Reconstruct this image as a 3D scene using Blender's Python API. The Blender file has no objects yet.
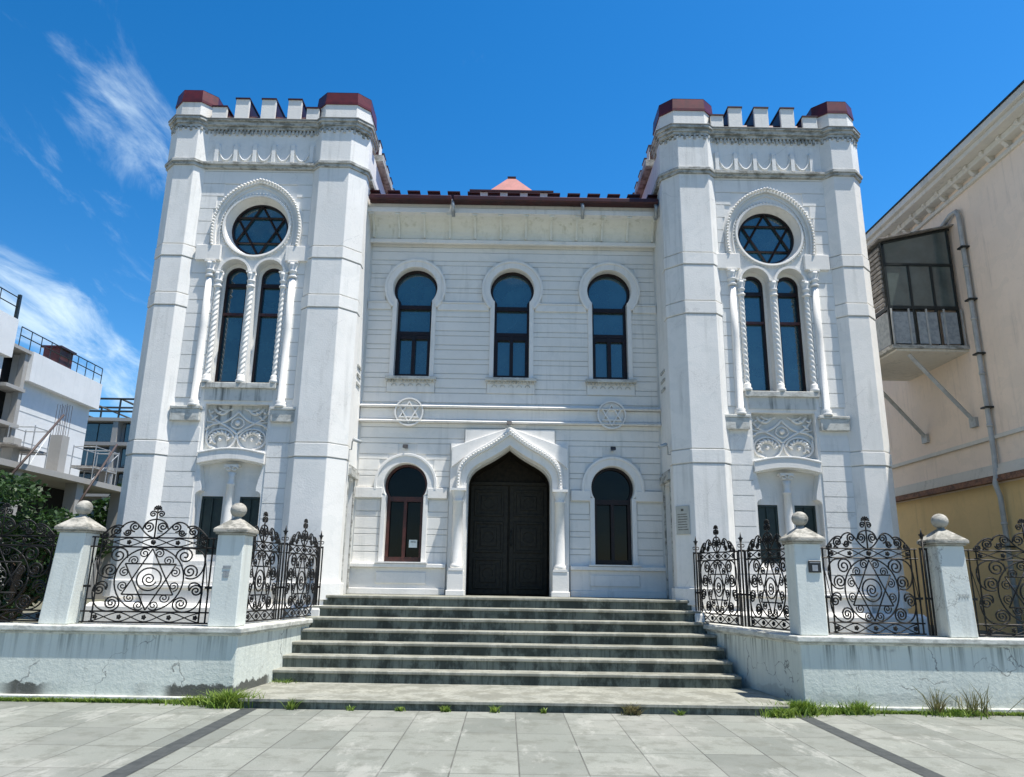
import bpy, math, random
from mathutils import Vector, Matrix, geometry
random.seed(7)
S = bpy.context.scene
COL = S.collection
PI = math.pi

# ------------------------------------------------------------------ camera
cam = bpy.data.cameras.new('camera'); camo = bpy.data.objects.new('camera', cam); COL.objects.link(camo)
S.camera = camo
_f, _p, _y, _r = 741.68, .2527, .0041, .0152
R0 = Vector((math.cos(_y), -math.sin(_y), 0)); FH = Vector((math.sin(_y), math.cos(_y), 0)); Z = Vector((0, 0, 1))
FW = FH*math.cos(_p) + Z*math.sin(_p); U0 = -FH*math.sin(_p) + Z*math.cos(_p)
RR = R0*math.cos(_r) + U0*math.sin(_r); UU = -R0*math.sin(_r) + U0*math.cos(_r)
m = Matrix((RR, UU, -FW)).transposed().to_4x4(); m.translation = Vector((-.0334, 0, 1.51))
camo.matrix_world = m
cam.sensor_width = 36; cam.lens = _f/1024*36; cam.clip_start = .05; cam.clip_end = 3000

# ------------------------------------------------------------------ sun and sky
SUNDIR = Vector((.31, -.163, 1)).normalized()
sun = bpy.data.lights.new('sun', 'SUN'); sun.energy = 5.0; sun.angle = math.radians(.53); sun.color = (1, .95, .865)
suno = bpy.data.objects.new('sun', sun); COL.objects.link(suno)
suno.rotation_euler = SUNDIR.to_track_quat('Z', 'Y').to_euler(); suno.location = (10, -10, 30)
W = bpy.data.worlds.new('World'); S.world = W; W.use_nodes = True
wt = W.node_tree; wt.nodes.clear()
def wn(t, **k):
    n = wt.nodes.new(t)
    for a, b in k.items(): setattr(n, a, b)
    return n
sky = wn('ShaderNodeTexSky', sky_type='NISHITA', sun_disc=False, sun_elevation=math.asin(SUNDIR.z),
         sun_rotation=math.atan2(SUNDIR.x, SUNDIR.y), altitude=0, air_density=1.0, dust_density=.4, ozone_density=3.2)
tc = wn('ShaderNodeTexCoord'); sep = wn('ShaderNodeSeparateXYZ')
wt.links.new(tc.outputs['Generated'], sep.inputs[0])
def wmath(op, a, b=None, c=None):
    n = wn('ShaderNodeMath', operation=op)
    for i, v in enumerate((a, b, c)):
        if v is None: continue
        if isinstance(v, (int, float)): n.inputs[i].default_value = v
        else: wt.links.new(v, n.inputs[i])
    return n.outputs[0]
def wramp(v, a, b):
    n = wn('ShaderNodeMapRange', interpolation_type='SMOOTHSTEP'); wt.links.new(v, n.inputs[0])
    n.inputs[1].default_value = a; n.inputs[2].default_value = b; return n.outputs[0]
zz = wmath('MAXIMUM', sep.outputs[2], .03)
den = wmath('ADD', zz, .22)
cu = wmath('DIVIDE', sep.outputs[0], den); cv = wmath('DIVIDE', sep.outputs[1], den)
cmb = wn('ShaderNodeCombineXYZ'); wt.links.new(cu, cmb.inputs[0]); wt.links.new(cv, cmb.inputs[1])
mp = wn('ShaderNodeMapping'); wt.links.new(cmb.outputs[0], mp.inputs[0])
mp.inputs['Rotation'].default_value = (0, 0, math.radians(-14)); mp.inputs['Scale'].default_value = (3.4, 1.5, 1)
mp.inputs['Location'].default_value = (.55, .35, 0)
n1 = wn('ShaderNodeTexNoise'); wt.links.new(mp.outputs[0], n1.inputs['Vector'])
n1.inputs['Scale'].default_value = 1.9; n1.inputs['Detail'].default_value = 10; n1.inputs['Roughness'].default_value = .64; n1.inputs['Distortion'].default_value = .5
n2 = wn('ShaderNodeTexNoise'); wt.links.new(cmb.outputs[0], n2.inputs['Vector'])
n2.inputs['Scale'].default_value = 1.3; n2.inputs['Detail'].default_value = 2
# cloud banks, laid out on the overhead cloud plane
def bank(u0, v0, ru, rv, amp):
    a = wmath('POWER', wmath('ABSOLUTE', wmath('MULTIPLY', wmath('SUBTRACT', cu, u0), 1/ru)), 2)
    b = wmath('POWER', wmath('ABSOLUTE', wmath('MULTIPLY', wmath('SUBTRACT', cv, v0), 1/rv)), 2)
    return wmath('MULTIPLY', wramp(wmath('ADD', a, b), 1.0, 0.0), amp)
mask = None
for bk_ in ((-1.05, 1.68, .19, .70, .86), (-.60, 1.08, .18, .26, .68), (-.62, .93, .12, .12, .45), (-.86, 1.25, .35, .45, .36), (-.75, .95, .45, .45, .28), (-.215, .90, .05, .26, .34), (.3, -1.2, 1.2, .6, .4)):
    k = bank(*bk_); mask = k if mask is None else wmath('MAXIMUM', mask, k)
thr = wmath('SUBTRACT', wmath('ADD', n1.outputs[0], wmath('MULTIPLY', mask, .42)), .66)
cl = wmath('MULTIPLY', wramp(thr, 0, .42), .85)
mix = wn('ShaderNodeMix', data_type='RGBA'); wt.links.new(cl, mix.inputs[0])
hs = wn('ShaderNodeHueSaturation'); hs.inputs['Saturation'].default_value = 1.40; hs.inputs['Value'].default_value = 1.0
wt.links.new(sky.outputs[0], hs.inputs['Color'])
sky_gain = wmath('ADD', 1.06, wmath('MULTIPLY', sep.outputs[1], .28))   # added sky gradient: brighter ahead, dimmer behind to deepen shade on the fronts
sky_gain = wmath('ADD', sky_gain, wmath('MULTIPLY', sep.outputs[0], .26))
gm = wn('ShaderNodeVectorMath', operation='SCALE'); wt.links.new(hs.outputs[0], gm.inputs[0]); wt.links.new(sky_gain, gm.inputs['Scale'])
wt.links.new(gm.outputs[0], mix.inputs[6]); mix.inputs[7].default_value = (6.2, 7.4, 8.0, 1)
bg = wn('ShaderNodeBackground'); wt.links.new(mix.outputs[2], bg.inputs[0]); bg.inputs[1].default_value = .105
wo = wn('ShaderNodeOutputWorld'); wt.links.new(bg.outputs[0], wo.inputs[0])
vs = S.view_settings; vs.view_transform = 'Standard'; vs.look = 'None'; vs.exposure = .58; vs.gamma = 1; vs.use_curve_mapping = False

# ------------------------------------------------------------------ materials
MATS = {}
class NT:
    def __init__(s, name):
        s.m = bpy.data.materials.new(name); s.m.use_nodes = True; s.t = s.m.node_tree
        s.b = s.t.nodes['Principled BSDF']; s.geo = s.t.nodes.new('ShaderNodeNewGeometry'); s.pos = s.geo.outputs['Position']
    def n(s, t, **k):
        n = s.t.nodes.new(t)
        for a, b in k.items(): setattr(n, a, b)
        return n
    def put(s, i, v):
        if hasattr(v, 'is_linked') or isinstance(v, bpy.types.NodeSocket): s.t.links.new(v, i)
        elif isinstance(v, (tuple, list)) and len(v) == 3 and i.type == 'RGBA': i.default_value = (*v, 1)
        else: i.default_value = v
    def math(s, op, a, b=0.0):
        n = s.n('ShaderNodeMath', operation=op); s.put(n.inputs[0], a); s.put(n.inputs[1], b); return n.outputs[0]
    def map(s, scale=(1, 1, 1), loc=(0, 0, 0), rot=(0, 0, 0), vec=None):
        n = s.n('ShaderNodeMapping'); s.t.links.new(vec or s.pos, n.inputs[0])
        n.inputs['Scale'].default_value = scale; n.inputs['Location'].default_value = loc; n.inputs['Rotation'].default_value = rot
        return n.outputs[0]
    def noise(s, scale, detail=4, rough=.55, vec=None, dist=0):
        n = s.n('ShaderNodeTexNoise'); s.t.links.new(vec or s.pos, n.inputs['Vector'])
        n.inputs['Scale'].default_value = scale; n.inputs['Detail'].default_value = detail
        n.inputs['Roughness'].default_value = rough; n.inputs['Distortion'].default_value = dist; return n.outputs[0]
    def ramp(s, v, a, b, c=0., d=1., smooth=True):
        n = s.n('ShaderNodeMapRange', interpolation_type='SMOOTHSTEP' if smooth else 'LINEAR'); s.put(n.inputs[0], v)
        for i, x in enumerate((a, b, c, d)): n.inputs[i+1].default_value = x
        return n.outputs[0]
    def mix(s, f, a, b, mode='MIX'):
        n = s.n('ShaderNodeMix', data_type='RGBA', blend_type=mode); s.put(n.inputs[0], f); s.put(n.inputs[6], a); s.put(n.inputs[7], b)
        return n.outputs[2]
    def bump(s, h, strength=.3, dist=.01):
        n = s.n('ShaderNodeBump'); n.inputs['Strength'].default_value = strength; n.inputs['Distance'].default_value = dist
        s.put(n.inputs['Height'], h); s.t.links.new(n.outputs[0], s.b.inputs['Normal'])
    def z(s):
        n = s.n('ShaderNodeSeparateXYZ'); s.t.links.new(s.pos, n.inputs[0]); return n.outputs[2]
    def xramp(s, a, b, lo):
        n = s.n('ShaderNodeSeparateXYZ'); s.t.links.new(s.pos, n.inputs[0]); return s.ramp(n.outputs[0], a, b, lo, 1.0)
    def done(s, key, col, rough=.7, metal=0., spec=None):
        s.put(s.b.inputs['Base Color'], col); s.put(s.b.inputs['Roughness'], rough); s.b.inputs['Metallic'].default_value = metal
        if spec is not None: s.b.inputs['Specular IOR Level'].default_value = spec
        MATS[key] = s.m; return s.m

def paint(key, base, dirt=(.30, .31, .28), amt=.35, streak=.35, crack=.0, bump=.25, top_dirt=None):
    t = NT(key)
    big = t.noise(.9, 5, .6); fine = t.noise(9, 6, .65)
    c = t.mix(t.ramp(big, .35, .7), base, tuple(x*.93 for x in base))
    pt_ = t.ramp(t.noise(1.6, 6, .6, t.map((1, 1, 1.3), (6, 3, 2)), .6), .535, .550); c = t.mix(t.math('MULTIPLY', pt_, .5), c, (base[0]*.90, base[1]*.915, base[2]*.92))
    c = t.mix(t.math('MULTIPLY', t.ramp(fine, .5, .75), amt*.45), c, dirt)
    st = t.noise(1, 6, .62, t.map((9, 9, .55)))
    brk = t.noise(.8, 3, .6)
    s2 = t.math('MULTIPLY', t.ramp(st, .50, .69), t.math('MULTIPLY', t.ramp(brk, .40, .60), streak))
    c = t.mix(s2, c, dirt)
    sp = t.ramp(t.noise(26, 3, .6), .70, .76); c = t.mix(t.math('MULTIPLY', sp, amt*.8), c, (.16, .16, .14))
    if crack:
        v = t.n('ShaderNodeTexVoronoi', feature='DISTANCE_TO_EDGE'); v.inputs['Scale'].default_value = 1.25
        wob = t.noise(3.2, 5, .7); va = t.n('ShaderNodeVectorMath', operation='ADD'); t.t.links.new(t.pos, va.inputs[0])
        wc = t.n('ShaderNodeCombineXYZ'); t.t.links.new(wob, wc.inputs[0]); t.t.links.new(wob, wc.inputs[2]); t.t.links.new(wc.outputs[0], va.inputs[1])
        t.t.links.new(va.outputs[0], v.inputs['Vector'])
        ck = t.math('MULTIPLY', t.ramp(v.outputs['Distance'], .012, .003), t.ramp(t.noise(.9, 2), .47, .56))
        c = t.mix(t.math('MULTIPLY', ck, crack), c, (.10, .10, .09))
    if top_dirt:
        c = t.mix(t.math('MULTIPLY', t.ramp(t.noise(5, 5, .7, t.map((1, 1, 2.2))), .44, .62), top_dirt), c, (.13, .13, .11))
    t.bump(t.math('ADD', t.noise(38, 5, .6), t.math('MULTIPLY', big, 1.5)), bump, .012)
    return t.done(key, c, .78)

paint('white', (.81, .79, .745), amt=.20, streak=.22)
paint('white_groove', (.74, .735, .70), amt=.25, streak=.25)
paint('white_trim', (.82, .80, .76), amt=.22, streak=.24)
paint('tower_white', (.81, .80, .77), amt=.20, streak=.24, crack=.16)
paint('cornice_dirty', (.52, .52, .49), amt=.7, streak=.7, top_dirt=.75)
paint('sill_dirty', (.60, .60, .56), dirt=(.20, .20, .18), amt=.6, streak=.95, top_dirt=.40)
paint('drip_stained', (.64, .64, .61), dirt=(.15, .16, .15), amt=.5, streak=.9)
paint('cove', (.76, .76, .70), dirt=(.40, .40, .30), amt=.5, streak=.6)
paint('pier', (.68, .71, .665), amt=.3, streak=.32, crack=.55)
paint('stone_cap', (.42, .40, .35), amt=.8, streak=.5, top_dirt=.80, bump=.7)
paint('plaster_grey', (.42, .44, .44), amt=.4, streak=.4)
paint('concrete', (.36, .35, .33), amt=.4, streak=.5)
paint('cladding', (.72, .73, .72), amt=.1, streak=.1)
paint('cream', (.92, .76, .62), dirt=(.50, .42, .35), amt=.3, streak=.38, bump=.3)
paint('ochre', (.84, .60, .28), dirt=(.35, .26, .15), amt=.3, streak=.3, bump=.12)
paint('cream_trim', (.70, .67, .61), amt=.3, streak=.4)

def wallmat():
    t = NT('boundary_wall'); base = (.67, .70, .63)
    c = t.mix(t.ramp(t.noise(1.1, 5, .6), .3, .7), base, (.60, .64, .585))
    z = t.z()
    st = t.ramp(t.noise(1, 7, .66, t.map((16, 16, .5))), .46, .64)
    hi = t.ramp(z, .35, .86)
    c = t.mix(t.math('MULTIPLY', st, t.math('ADD', t.math('MULTIPLY', hi, t.ramp(t.noise(1.4, 3, .6, t.map((1, 1, .2))), .38, .62, .15, .9)), .10)), c, (.15, .17, .15))
    # moss and rot along the foot
    lowm = t.math('ADD', t.noise(4.2, 6, .68), t.ramp(z, .08, .36, .42, -.24))
    big = t.ramp(t.noise(.75, 2, .5, t.map((1, 1, .1), (3.1, 0, 0))), .40, .50)
    c = t.mix(t.math('MULTIPLY', t.ramp(lowm, .58, .66), t.math('MULTIPLY', t.math('MULTIPLY', big, t.xramp(1.0, -1.0, .22)), .92)), c, (.055, .055, .045))
    v = t.n('ShaderNodeTexVoronoi', feature='DISTANCE_TO_EDGE'); v.inputs['Scale'].default_value = .95
    wob = t.noise(2.2, 4, .55); va = t.n('ShaderNodeVectorMath', operation='ADD'); t.t.links.new(t.pos, va.inputs[0])
    wc = t.n('ShaderNodeCombineXYZ'); t.t.links.new(wob, wc.inputs[0]); t.t.links.new(t.noise(2.4, 4, .55, t.map(loc=(5, 2, 1))), wc.inputs[2]); t.t.links.new(wc.outputs[0], va.inputs[1])
    t.t.links.new(va.outputs[0], v.inputs['Vector'])
    ck = t.math('MULTIPLY', t.ramp(v.outputs['Distance'], .010, .002), t.ramp(t.noise(1.3, 4, vec=t.map(loc=(1.7, 0, .4))), .46, .54))
    c = t.mix(t.math('MULTIPLY', ck, .75), c, (.15, .15, .14))
    bl = t.ramp(t.noise(3.0, 7, .72, t.map(loc=(9, 1, 3))), .62, .72); c = t.mix(t.math('MULTIPLY', bl, .55), c, (.24, .24, .22))
    t.bump(t.math('ADD', t.noise(22, 6, .65), t.noise(2, 3)), .35, .02)
    t.done('wallmat', c, .85)
wallmat()

def stepmat(key, c0, c1, dark, amt):
    t = NT(key)
    c = t.mix(t.ramp(t.noise(2.3, 5, .6), .3, .7), c0, c1)
    c = t.mix(t.math('MULTIPLY', t.ramp(t.noise(1, 7, .7, t.map((3.2, 3.2, 2.0))), .44, .58), amt), c, dark)
    c = t.mix(t.math('MULTIPLY', t.ramp(t.noise(1, 5, .6, t.map((22, 22, 1.3))), .48, .62), amt*.6), c, dark)
    c = t.mix(t.ramp(t.noise(140, 2, .5), .55, .7, 0, .3), c, dark)
    t.bump(t.noise(60, 4, .6), .3, .006); t.done(key, c, .8)
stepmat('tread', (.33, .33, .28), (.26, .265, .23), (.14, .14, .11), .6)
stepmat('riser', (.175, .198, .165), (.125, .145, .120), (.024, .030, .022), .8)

def pave():
    t = NT('paving')
    b = t.n('ShaderNodeTexBrick', offset=.0, squash=1.0); b.offset_frequency = 2
    t.t.links.new(t.map((1, 1, 1), (-.10+.565*40, -.84+.815*40, 0)), b.inputs['Vector'])
    b.inputs['Scale'].default_value = 1; b.inputs['Mortar Size'].default_value = .007; b.inputs['Mortar Smooth'].default_value = .25
    b.inputs['Brick Width'].default_value = .565; b.inputs['Row Height'].default_value = .815; b.inputs['Bias'].default_value = 0
    b.inputs['Color1'].default_value = (.255, .268, .232, 1); b.inputs['Color2'].default_value = (.155, .168, .145, 1); b.inputs['Mortar'].default_value = (.065, .065, .055, 1)
    c = b.outputs['Color']
    c = t.mix(t.ramp(t.noise(70, 4, .75), .42, .68, 0, .65), c, (.15, .16, .145))
    c = t.mix(t.ramp(t.noise(160, 2, .7, t.map(loc=(4, 4, 4))), .60, .74, 0, .6), c, (.50, .50, .46))
    c = t.mix(t.ramp(t.noise(1.3, 6, .65), .42, .72, 0, .45), c, (.20, .205, .18))
    c = t.mix(t.ramp(t.noise(.5, 4, .6, t.map(loc=(3, 3, 3))), .45, .65, 0, .30), c, (.40, .39, .35))
    sp = t.ramp(t.noise(11, 4, .7), .66, .71, 0, .6); c = t.mix(sp, c, (.09, .09, .08))
    c = t.mix(t.ramp(t.noise(3.4, 6, .75, t.map(loc=(7, 2, 0))), .48, .62, 0, .55), c, (.13, .135, .11))
    c = t.mix(t.ramp(t.noise(1.9, 7, .75, t.map((1, .35, 1), (1, 6, 0))), .54, .64, 0, .45), c, (.40, .40, .36))
    h = t.math('SUBTRACT', t.math('MULTIPLY', t.noise(120, 3), .12), t.math('MULTIPLY', b.outputs['Fac'], 1.0))
    t.bump(h, .6, .006); t.done('paving', c, .74)
pave()
def simple(key, col, col2=None, rough=.6, metal=0, sc=12, bump=.15, spec=None):
    t = NT(key); c2 = col2 or tuple(x*.75 for x in col)
    c = t.mix(t.ramp(t.noise(sc, 5, .65), .35, .68), col, c2); t.bump(t.noise(sc*4, 4), bump, .004)
    return t.done(key, c, rough, metal, spec)
simple('strip', (.060, .066, .064), (.035, .04, .04), .7, sc=9, bump=.6)
simple('asphalt', (.06, .06, .06), rough=.9)
simple('soil', (.16, .15, .11), (.10, .11, .07), .95, sc=3)
simple('red_metal', (.14, .022, .026), (.085, .018, .022), .38, .15, sc=5)
simple('red_roof', (.40, .13, .11), (.30, .10, .085), .55, 0, sc=4)
simple('dark_red_metal', (.055, .010, .012), (.030, .008, .010), .42, .15, sc=5)
simple('iron', (.007, .008, .009), (.012, .011, .010), .5, .1, sc=30, bump=.3, spec=.3)
simple('brown_frame', (.075, .020, .014), (.035, .012, .010), .38, sc=9)
simple('dark_frame', (.012, .009, .011), (.020, .010, .011), .4, sc=9, spec=.3)
simple('door_wood', (.026, .021, .013), (.012, .010, .007), .5, sc=14, bump=.4, spec=.2)
simple('green_wood', (.020, .040, .036), (.014, .026, .026), .45, sc=8)
simple('galv', (.42, .44, .45), (.28, .30, .31), .45, .5, sc=6)
simple('pipe_paint', (.47, .48, .47), (.34, .35, .34), .5, 0, sc=5)
simple('dark_steel', (.025, .032, .032), (.02, .025, .025), .4, .3)
simple('black_plastic', (.02, .02, .022), rough=.35)
simple('paper', (.62, .70, .70), (.56, .64, .65), .8, bump=.02)
simple('ink', (.03, .03, .035), rough=.8, bump=0)
simple('screen_grey', (.32, .34, .37), rough=.4, bump=0)
simple('grey_scuff', (.20, .22, .24), (.35, .38, .38), .8, sc=30)
simple('marble', (.50, .50, .45), (.42, .42, .38), .55, sc=6)
simple('letter', (.13, .12, .10), rough=.7)
paint('groove_grey', (.58, .58, .56), amt=.3, streak=.3)  # darker grey laid into the grooves so their lines stand out
paint('side_underside', (.80, .76, .68), amt=.3)
paint('lip', (.24, .24, .23), amt=.6, streak=.4)
simple('panel_grey', (.36, .39, .41), (.24, .27, .29), .6)
simple('door_panel', (.032, .028, .018), (.016, .014, .010), .5, sc=14, bump=.4, spec=.3)
simple('rust', (.30, .15, .09), (.12, .07, .05), .8)
simple('prop_steel', (.075, .045, .035), (.05, .04, .035), .6)
simple('hut', (.09, .022, .022), (.05, .018, .018), .6)
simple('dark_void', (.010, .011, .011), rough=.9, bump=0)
simple('bark', (.10, .07, .05), rough=.9)
simple('timber', (.33, .31, .28), (.14, .13, .12), .8, sc=7)
def glass(key, col, rough=.03, wav=.07, ior=1.7, spec=.5):
    t = NT(key); t.bump(t.noise(1.7, 2, .5), wav, .05)
    t.b.inputs['IOR'].default_value = ior
    t.done(key, t.mix(t.ramp(t.noise(2.5, 4), .3, .7), col, tuple(x*.7 for x in col)), rough, 0, spec)
glass('glass', (.030, .085, .105), ior=2.3); glass('glass_dark', (.003, .006, .008), .05, ior=1.4, spec=.35)
glass('glass_grey', (.10, .13, .125), .12, ior=1.9); glass('glass_panel', (.30, .34, .37), .2)
def leafmat(key, a, b):
    t = NT(key); oi = t.n('ShaderNodeObjectInfo')
    c = t.mix(t.ramp(t.noise(5, 3), .35, .65), a, b); c = t.mix(t.ramp(t.noise(40, 2), .4, .7, 0, .5), c, tuple(x*1.5 for x in b))
    t.b.inputs['Subsurface Weight'].default_value = 0
    t.done(key, c, .55)
    # thin leaves let light through
    tr = t.n('ShaderNodeBsdfTranslucent'); t.put(tr.inputs[0], c); mx = t.n('ShaderNodeMixShader'); mx.inputs[0].default_value = .3
    t.t.links.new(t.b.outputs[0], mx.inputs[1]); t.t.links.new(tr.outputs[0], mx.inputs[2])
    t.t.links.new(mx.outputs[0], t.t.nodes['Material Output'].inputs[0])
leafmat('leaf', (.014, .040, .010), (.032, .075, .015)); leafmat('grass', (.085, .17, .018), (.21, .29, .05)); leafmat('dry', (.20, .17, .08), (.13, .14, .05))

# ------------------------------------------------------------------ mesh helpers
class MB:
    def __init__(s): s.v = []; s.f = []; s.sm = []; s.mi = []; s.cur = 0
    def mat(s, i): s.cur = i; return s
    def add(s, vs_, fs, smooth=False):
        o = len(s.v); s.v += [tuple(v) for v in vs_]; s.f += [tuple(i+o for i in f) for f in fs]; s.sm += [smooth]*len(fs); s.mi += [s.cur]*len(fs); return s
    def box(s, x0, x1, y0, y1, z0, z1):
        x0, x1 = sorted((x0, x1)); y0, y1 = sorted((y0, y1)); z0, z1 = sorted((z0, z1))
        return s.add([(x0,y0,z0),(x1,y0,z0),(x1,y1,z0),(x0,y1,z0),(x0,y0,z1),(x1,y0,z1),(x1,y1,z1),(x0,y1,z1)],
                     [(0,3,2,1),(4,5,6,7),(0,1,5,4),(1,2,6,5),(2,3,7,6),(3,0,4,7)])
    def frustum(s, a, b, z0, z1):           # a, b outlines of (x, y), same count
        n = len(a); vs_ = [(x, y, z0) for x, y in a]+[(x, y, z1) for x, y in b]
        return s.add(vs_, [tuple(range(n))[::-1], tuple(range(n, 2*n))]+[(i, (i+1) % n, n+(i+1) % n, n+i) for i in range(n)])
    def prism_z(s, a, z0, z1): return s.frustum(a, a, z0, z1)
    def plate(s, outer, holes, y0, y1):      # outlines of (x, z), holes cut clean through
        loops = [outer]+list(holes); flat = []
        for l in loops: flat += l
        tris = geometry.tessellate_polygon([[Vector((x, z, 0)) for x, z in l] for l in loops])
        n = len(flat); vs_ = [(x, y0, z) for x, z in flat]+[(x, y1, z) for x, z in flat]; fs = []
        for a, b, c in tris:
            A, B, C_ = flat[a], flat[b], flat[c]
            if (B[0]-A[0])*(C_[1]-A[1])-(B[1]-A[1])*(C_[0]-A[0]) < 0: b, c = c, b
            fs += [(a, b, c), (n+a, n+c, n+b)]
        o = 0
        for li, l in enumerate(loops):
            k = len(l); ar = sum(l[i][0]*l[(i+1) % k][1]-l[(i+1) % k][0]*l[i][1] for i in range(k))
            fl = (ar > 0) != (li > 0)
            for i in range(k):
                a, b = o+i, o+(i+1) % k
                fs.append((a, n+a, n+b, b) if fl else (a, b, n+b, n+a))
            o += k
        return s.add(vs_, fs)
    def tube(s, pts, r, n=6, closed=False, rr=None):
        P = [Vector(p) for p in pts]; N = len(P); rings = []
        up = None
        for i in range(N):
            if closed: d = P[(i+1) % N]-P[i-1]
            else: d = P[min(i+1, N-1)]-P[max(i-1, 0)]
            d = d.normalized() if d.length > 1e-9 else Vector((0, 0, 1))
            if up is None: up = Vector((0, 1, 0)) if abs(d.y) < .9 else Vector((1, 0, 0))
            a = (up-d*up.dot(d)); a = a.normalized() if a.length > 1e-6 else d.orthogonal().normalized(); up = a
            b = d.cross(a); q = rr[i] if rr else r
            rings.append([P[i]+(a*math.cos(t*2*PI/n)+b*math.sin(t*2*PI/n))*q for t in range(n)])
        vs_ = [v for g in rings for v in g]; fs = []
        for i in range(N if closed else N-1):
            j = (i+1) % N
            for t in range(n): fs.append((i*n+t, i*n+(t+1) % n, j*n+(t+1) % n, j*n+t))
        if not closed: fs += [tuple(range(n))[::-1], tuple(range((N-1)*n, N*n))]
        return s.add(vs_, fs, n > 4)
    def lathe(s, prof, c, n=20, smooth=True):   # prof (r, z) bottom to top around vertical axis at c
        vs_ = []; fs = []
        for r, z in prof:
            for t in range(n): vs_.append((c[0]+r*math.cos(t*2*PI/n), c[1]+r*math.sin(t*2*PI/n), c[2]+z))
        for i in range(len(prof)-1):
            for t in range(n): fs.append((i*n+t, i*n+(t+1) % n, (i+1)*n+(t+1) % n, (i+1)*n+t))
        s.add(vs_, fs, smooth); m_ = len(prof)
        s.f += [tuple(len(s.v)-m_*n+i for i in range(n))[::-1], tuple(len(s.v)-n+i for i in range(n))]; s.sm += [False, False]; s.mi += [s.cur]*2
        return s
    def ring_y(s, c, prof, n=48, a0=0, a1=2*PI):    # prof (r, y) swept round an axis along Y at c=(x, z)
        closed = abs(a1-a0-2*PI) < 1e-6; N = n if closed else n+1; k = len(prof); vs_ = []; fs = []
        for i in range(N):
            a = a0+(a1-a0)*i/n
            for r, y in prof: vs_.append((c[0]+r*math.cos(a), y, c[1]+r*math.sin(a)))
        for i in range(n):
            j = (i+1) % N
            for q in range(k): p = (q+1) % k; fs.append((i*k+q, j*k+q, j*k+p, i*k+p))
        if not closed: fs += [tuple(range(k)), tuple(range((N-1)*k, N*k))[::-1]]
        return s.add(vs_, fs)
    def band(s, inner, outer, y0, y1):      # strip between two open polylines of equal length, thickness y0..y1
        n = len(inner); vs_ = [(x, y0, z) for x, z in inner]+[(x, y0, z) for x, z in outer]+[(x, y1, z) for x, z in inner]+[(x, y1, z) for x, z in outer]; fs = []
        for i in range(n-1):
            a, b, c, d = i, n+i, 2*n+i, 3*n+i
            fs += [(a, a+1, b+1, b), (c, d, d+1, c+1), (b, b+1, d+1, d), (a, c, c+1, a+1)]
        fs += [(0, n, 3*n, 2*n), (n-1, 3*n-1, 4*n-1, 2*n-1)]
        return s.add(vs_, fs)

def obj(name, mb, mat, parent=None, mirror=1, origin=None, bevel=0, bevseg=1):
    org = Vector(origin) if origin else Vector((0, 0, 0))
    if parent is not None and origin is None: org = Vector(parent.get('_org', (0, 0, 0)))
    me = bpy.data.meshes.new(name)
    v = [(x*mirror-org.x, y-org.y, z-org.z) for x, y, z in mb.v]
    f = [t[::-1] for t in mb.f] if mirror < 0 else mb.f
    me.from_pydata(v, [], f); me.polygons.foreach_set('use_smooth', mb.sm)
    for q in (mat if isinstance(mat, (list, tuple)) else [mat]): me.materials.append(MATS[q])
    me.polygons.foreach_set('material_index', mb.mi); me.update()
    import bmesh
    bm_ = bmesh.new(); bm_.from_mesh(me); bmesh.ops.recalc_face_normals(bm_, faces=bm_.faces); bm_.to_mesh(me); bm_.free()
    o = bpy.data.objects.new(name, me); COL.objects.link(o)
    if parent is not None: o.parent = parent; o['_org'] = tuple(org)
    else: o.location = org; o['_org'] = tuple(org)
    if bevel:
        b = o.modifiers.new('bevel', 'BEVEL'); b.width = bevel; b.segments = bevseg; b.limit_method = 'ANGLE'; b.angle_limit = math.radians(40)
    return o
def thing(name, label, cat, loc=(0, 0, 0), group=None):
    o = bpy.data.objects.new(name, None); COL.objects.link(o); o.location = loc; o['_org'] = tuple(loc); o.empty_display_size = .3
    return tag(o, label, cat, group)
def tag(o, label=None, cat=None, group=None, kind=None):
    if label: o['label'] = label
    if cat: o['category'] = cat
    if group: o['group'] = group
    if kind: o['kind'] = kind
    return o
def dup(o, loc, rz, label, group=None):
    r = o.copy(); COL.objects.link(r); r.location = loc; r.rotation_euler = (0, 0, rz); r['label'] = label
    if group: r['group'] = group
    for ch in list(o.children):
        c = ch.copy(); COL.objects.link(c); c.parent = r
        for g in ch.children:
            d = g.copy(); COL.objects.link(d); d.parent = c
    return r
def arc(cx, cz, r, a0, a1, n):
    return [(cx+r*math.cos(a0+(a1-a0)*i/n), cz+r*math.sin(a0+(a1-a0)*i/n)) for i in range(n+1)]
def rect(x0, x1, z0, z1): return [(x0, z0), (x1, z0), (x1, z1), (x0, z1)]
def bez(p0, p1, p2, p3, n=12):
    out = []
    for i in range(n+1):
        t = i/n; a = (1-t)**3; b = 3*(1-t)**2*t; c = 3*(1-t)*t*t; d = t**3
        out.append(tuple(a*p0[k]+b*p1[k]+c*p2[k]+d*p3[k] for k in range(len(p0))))
    return out

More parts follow.
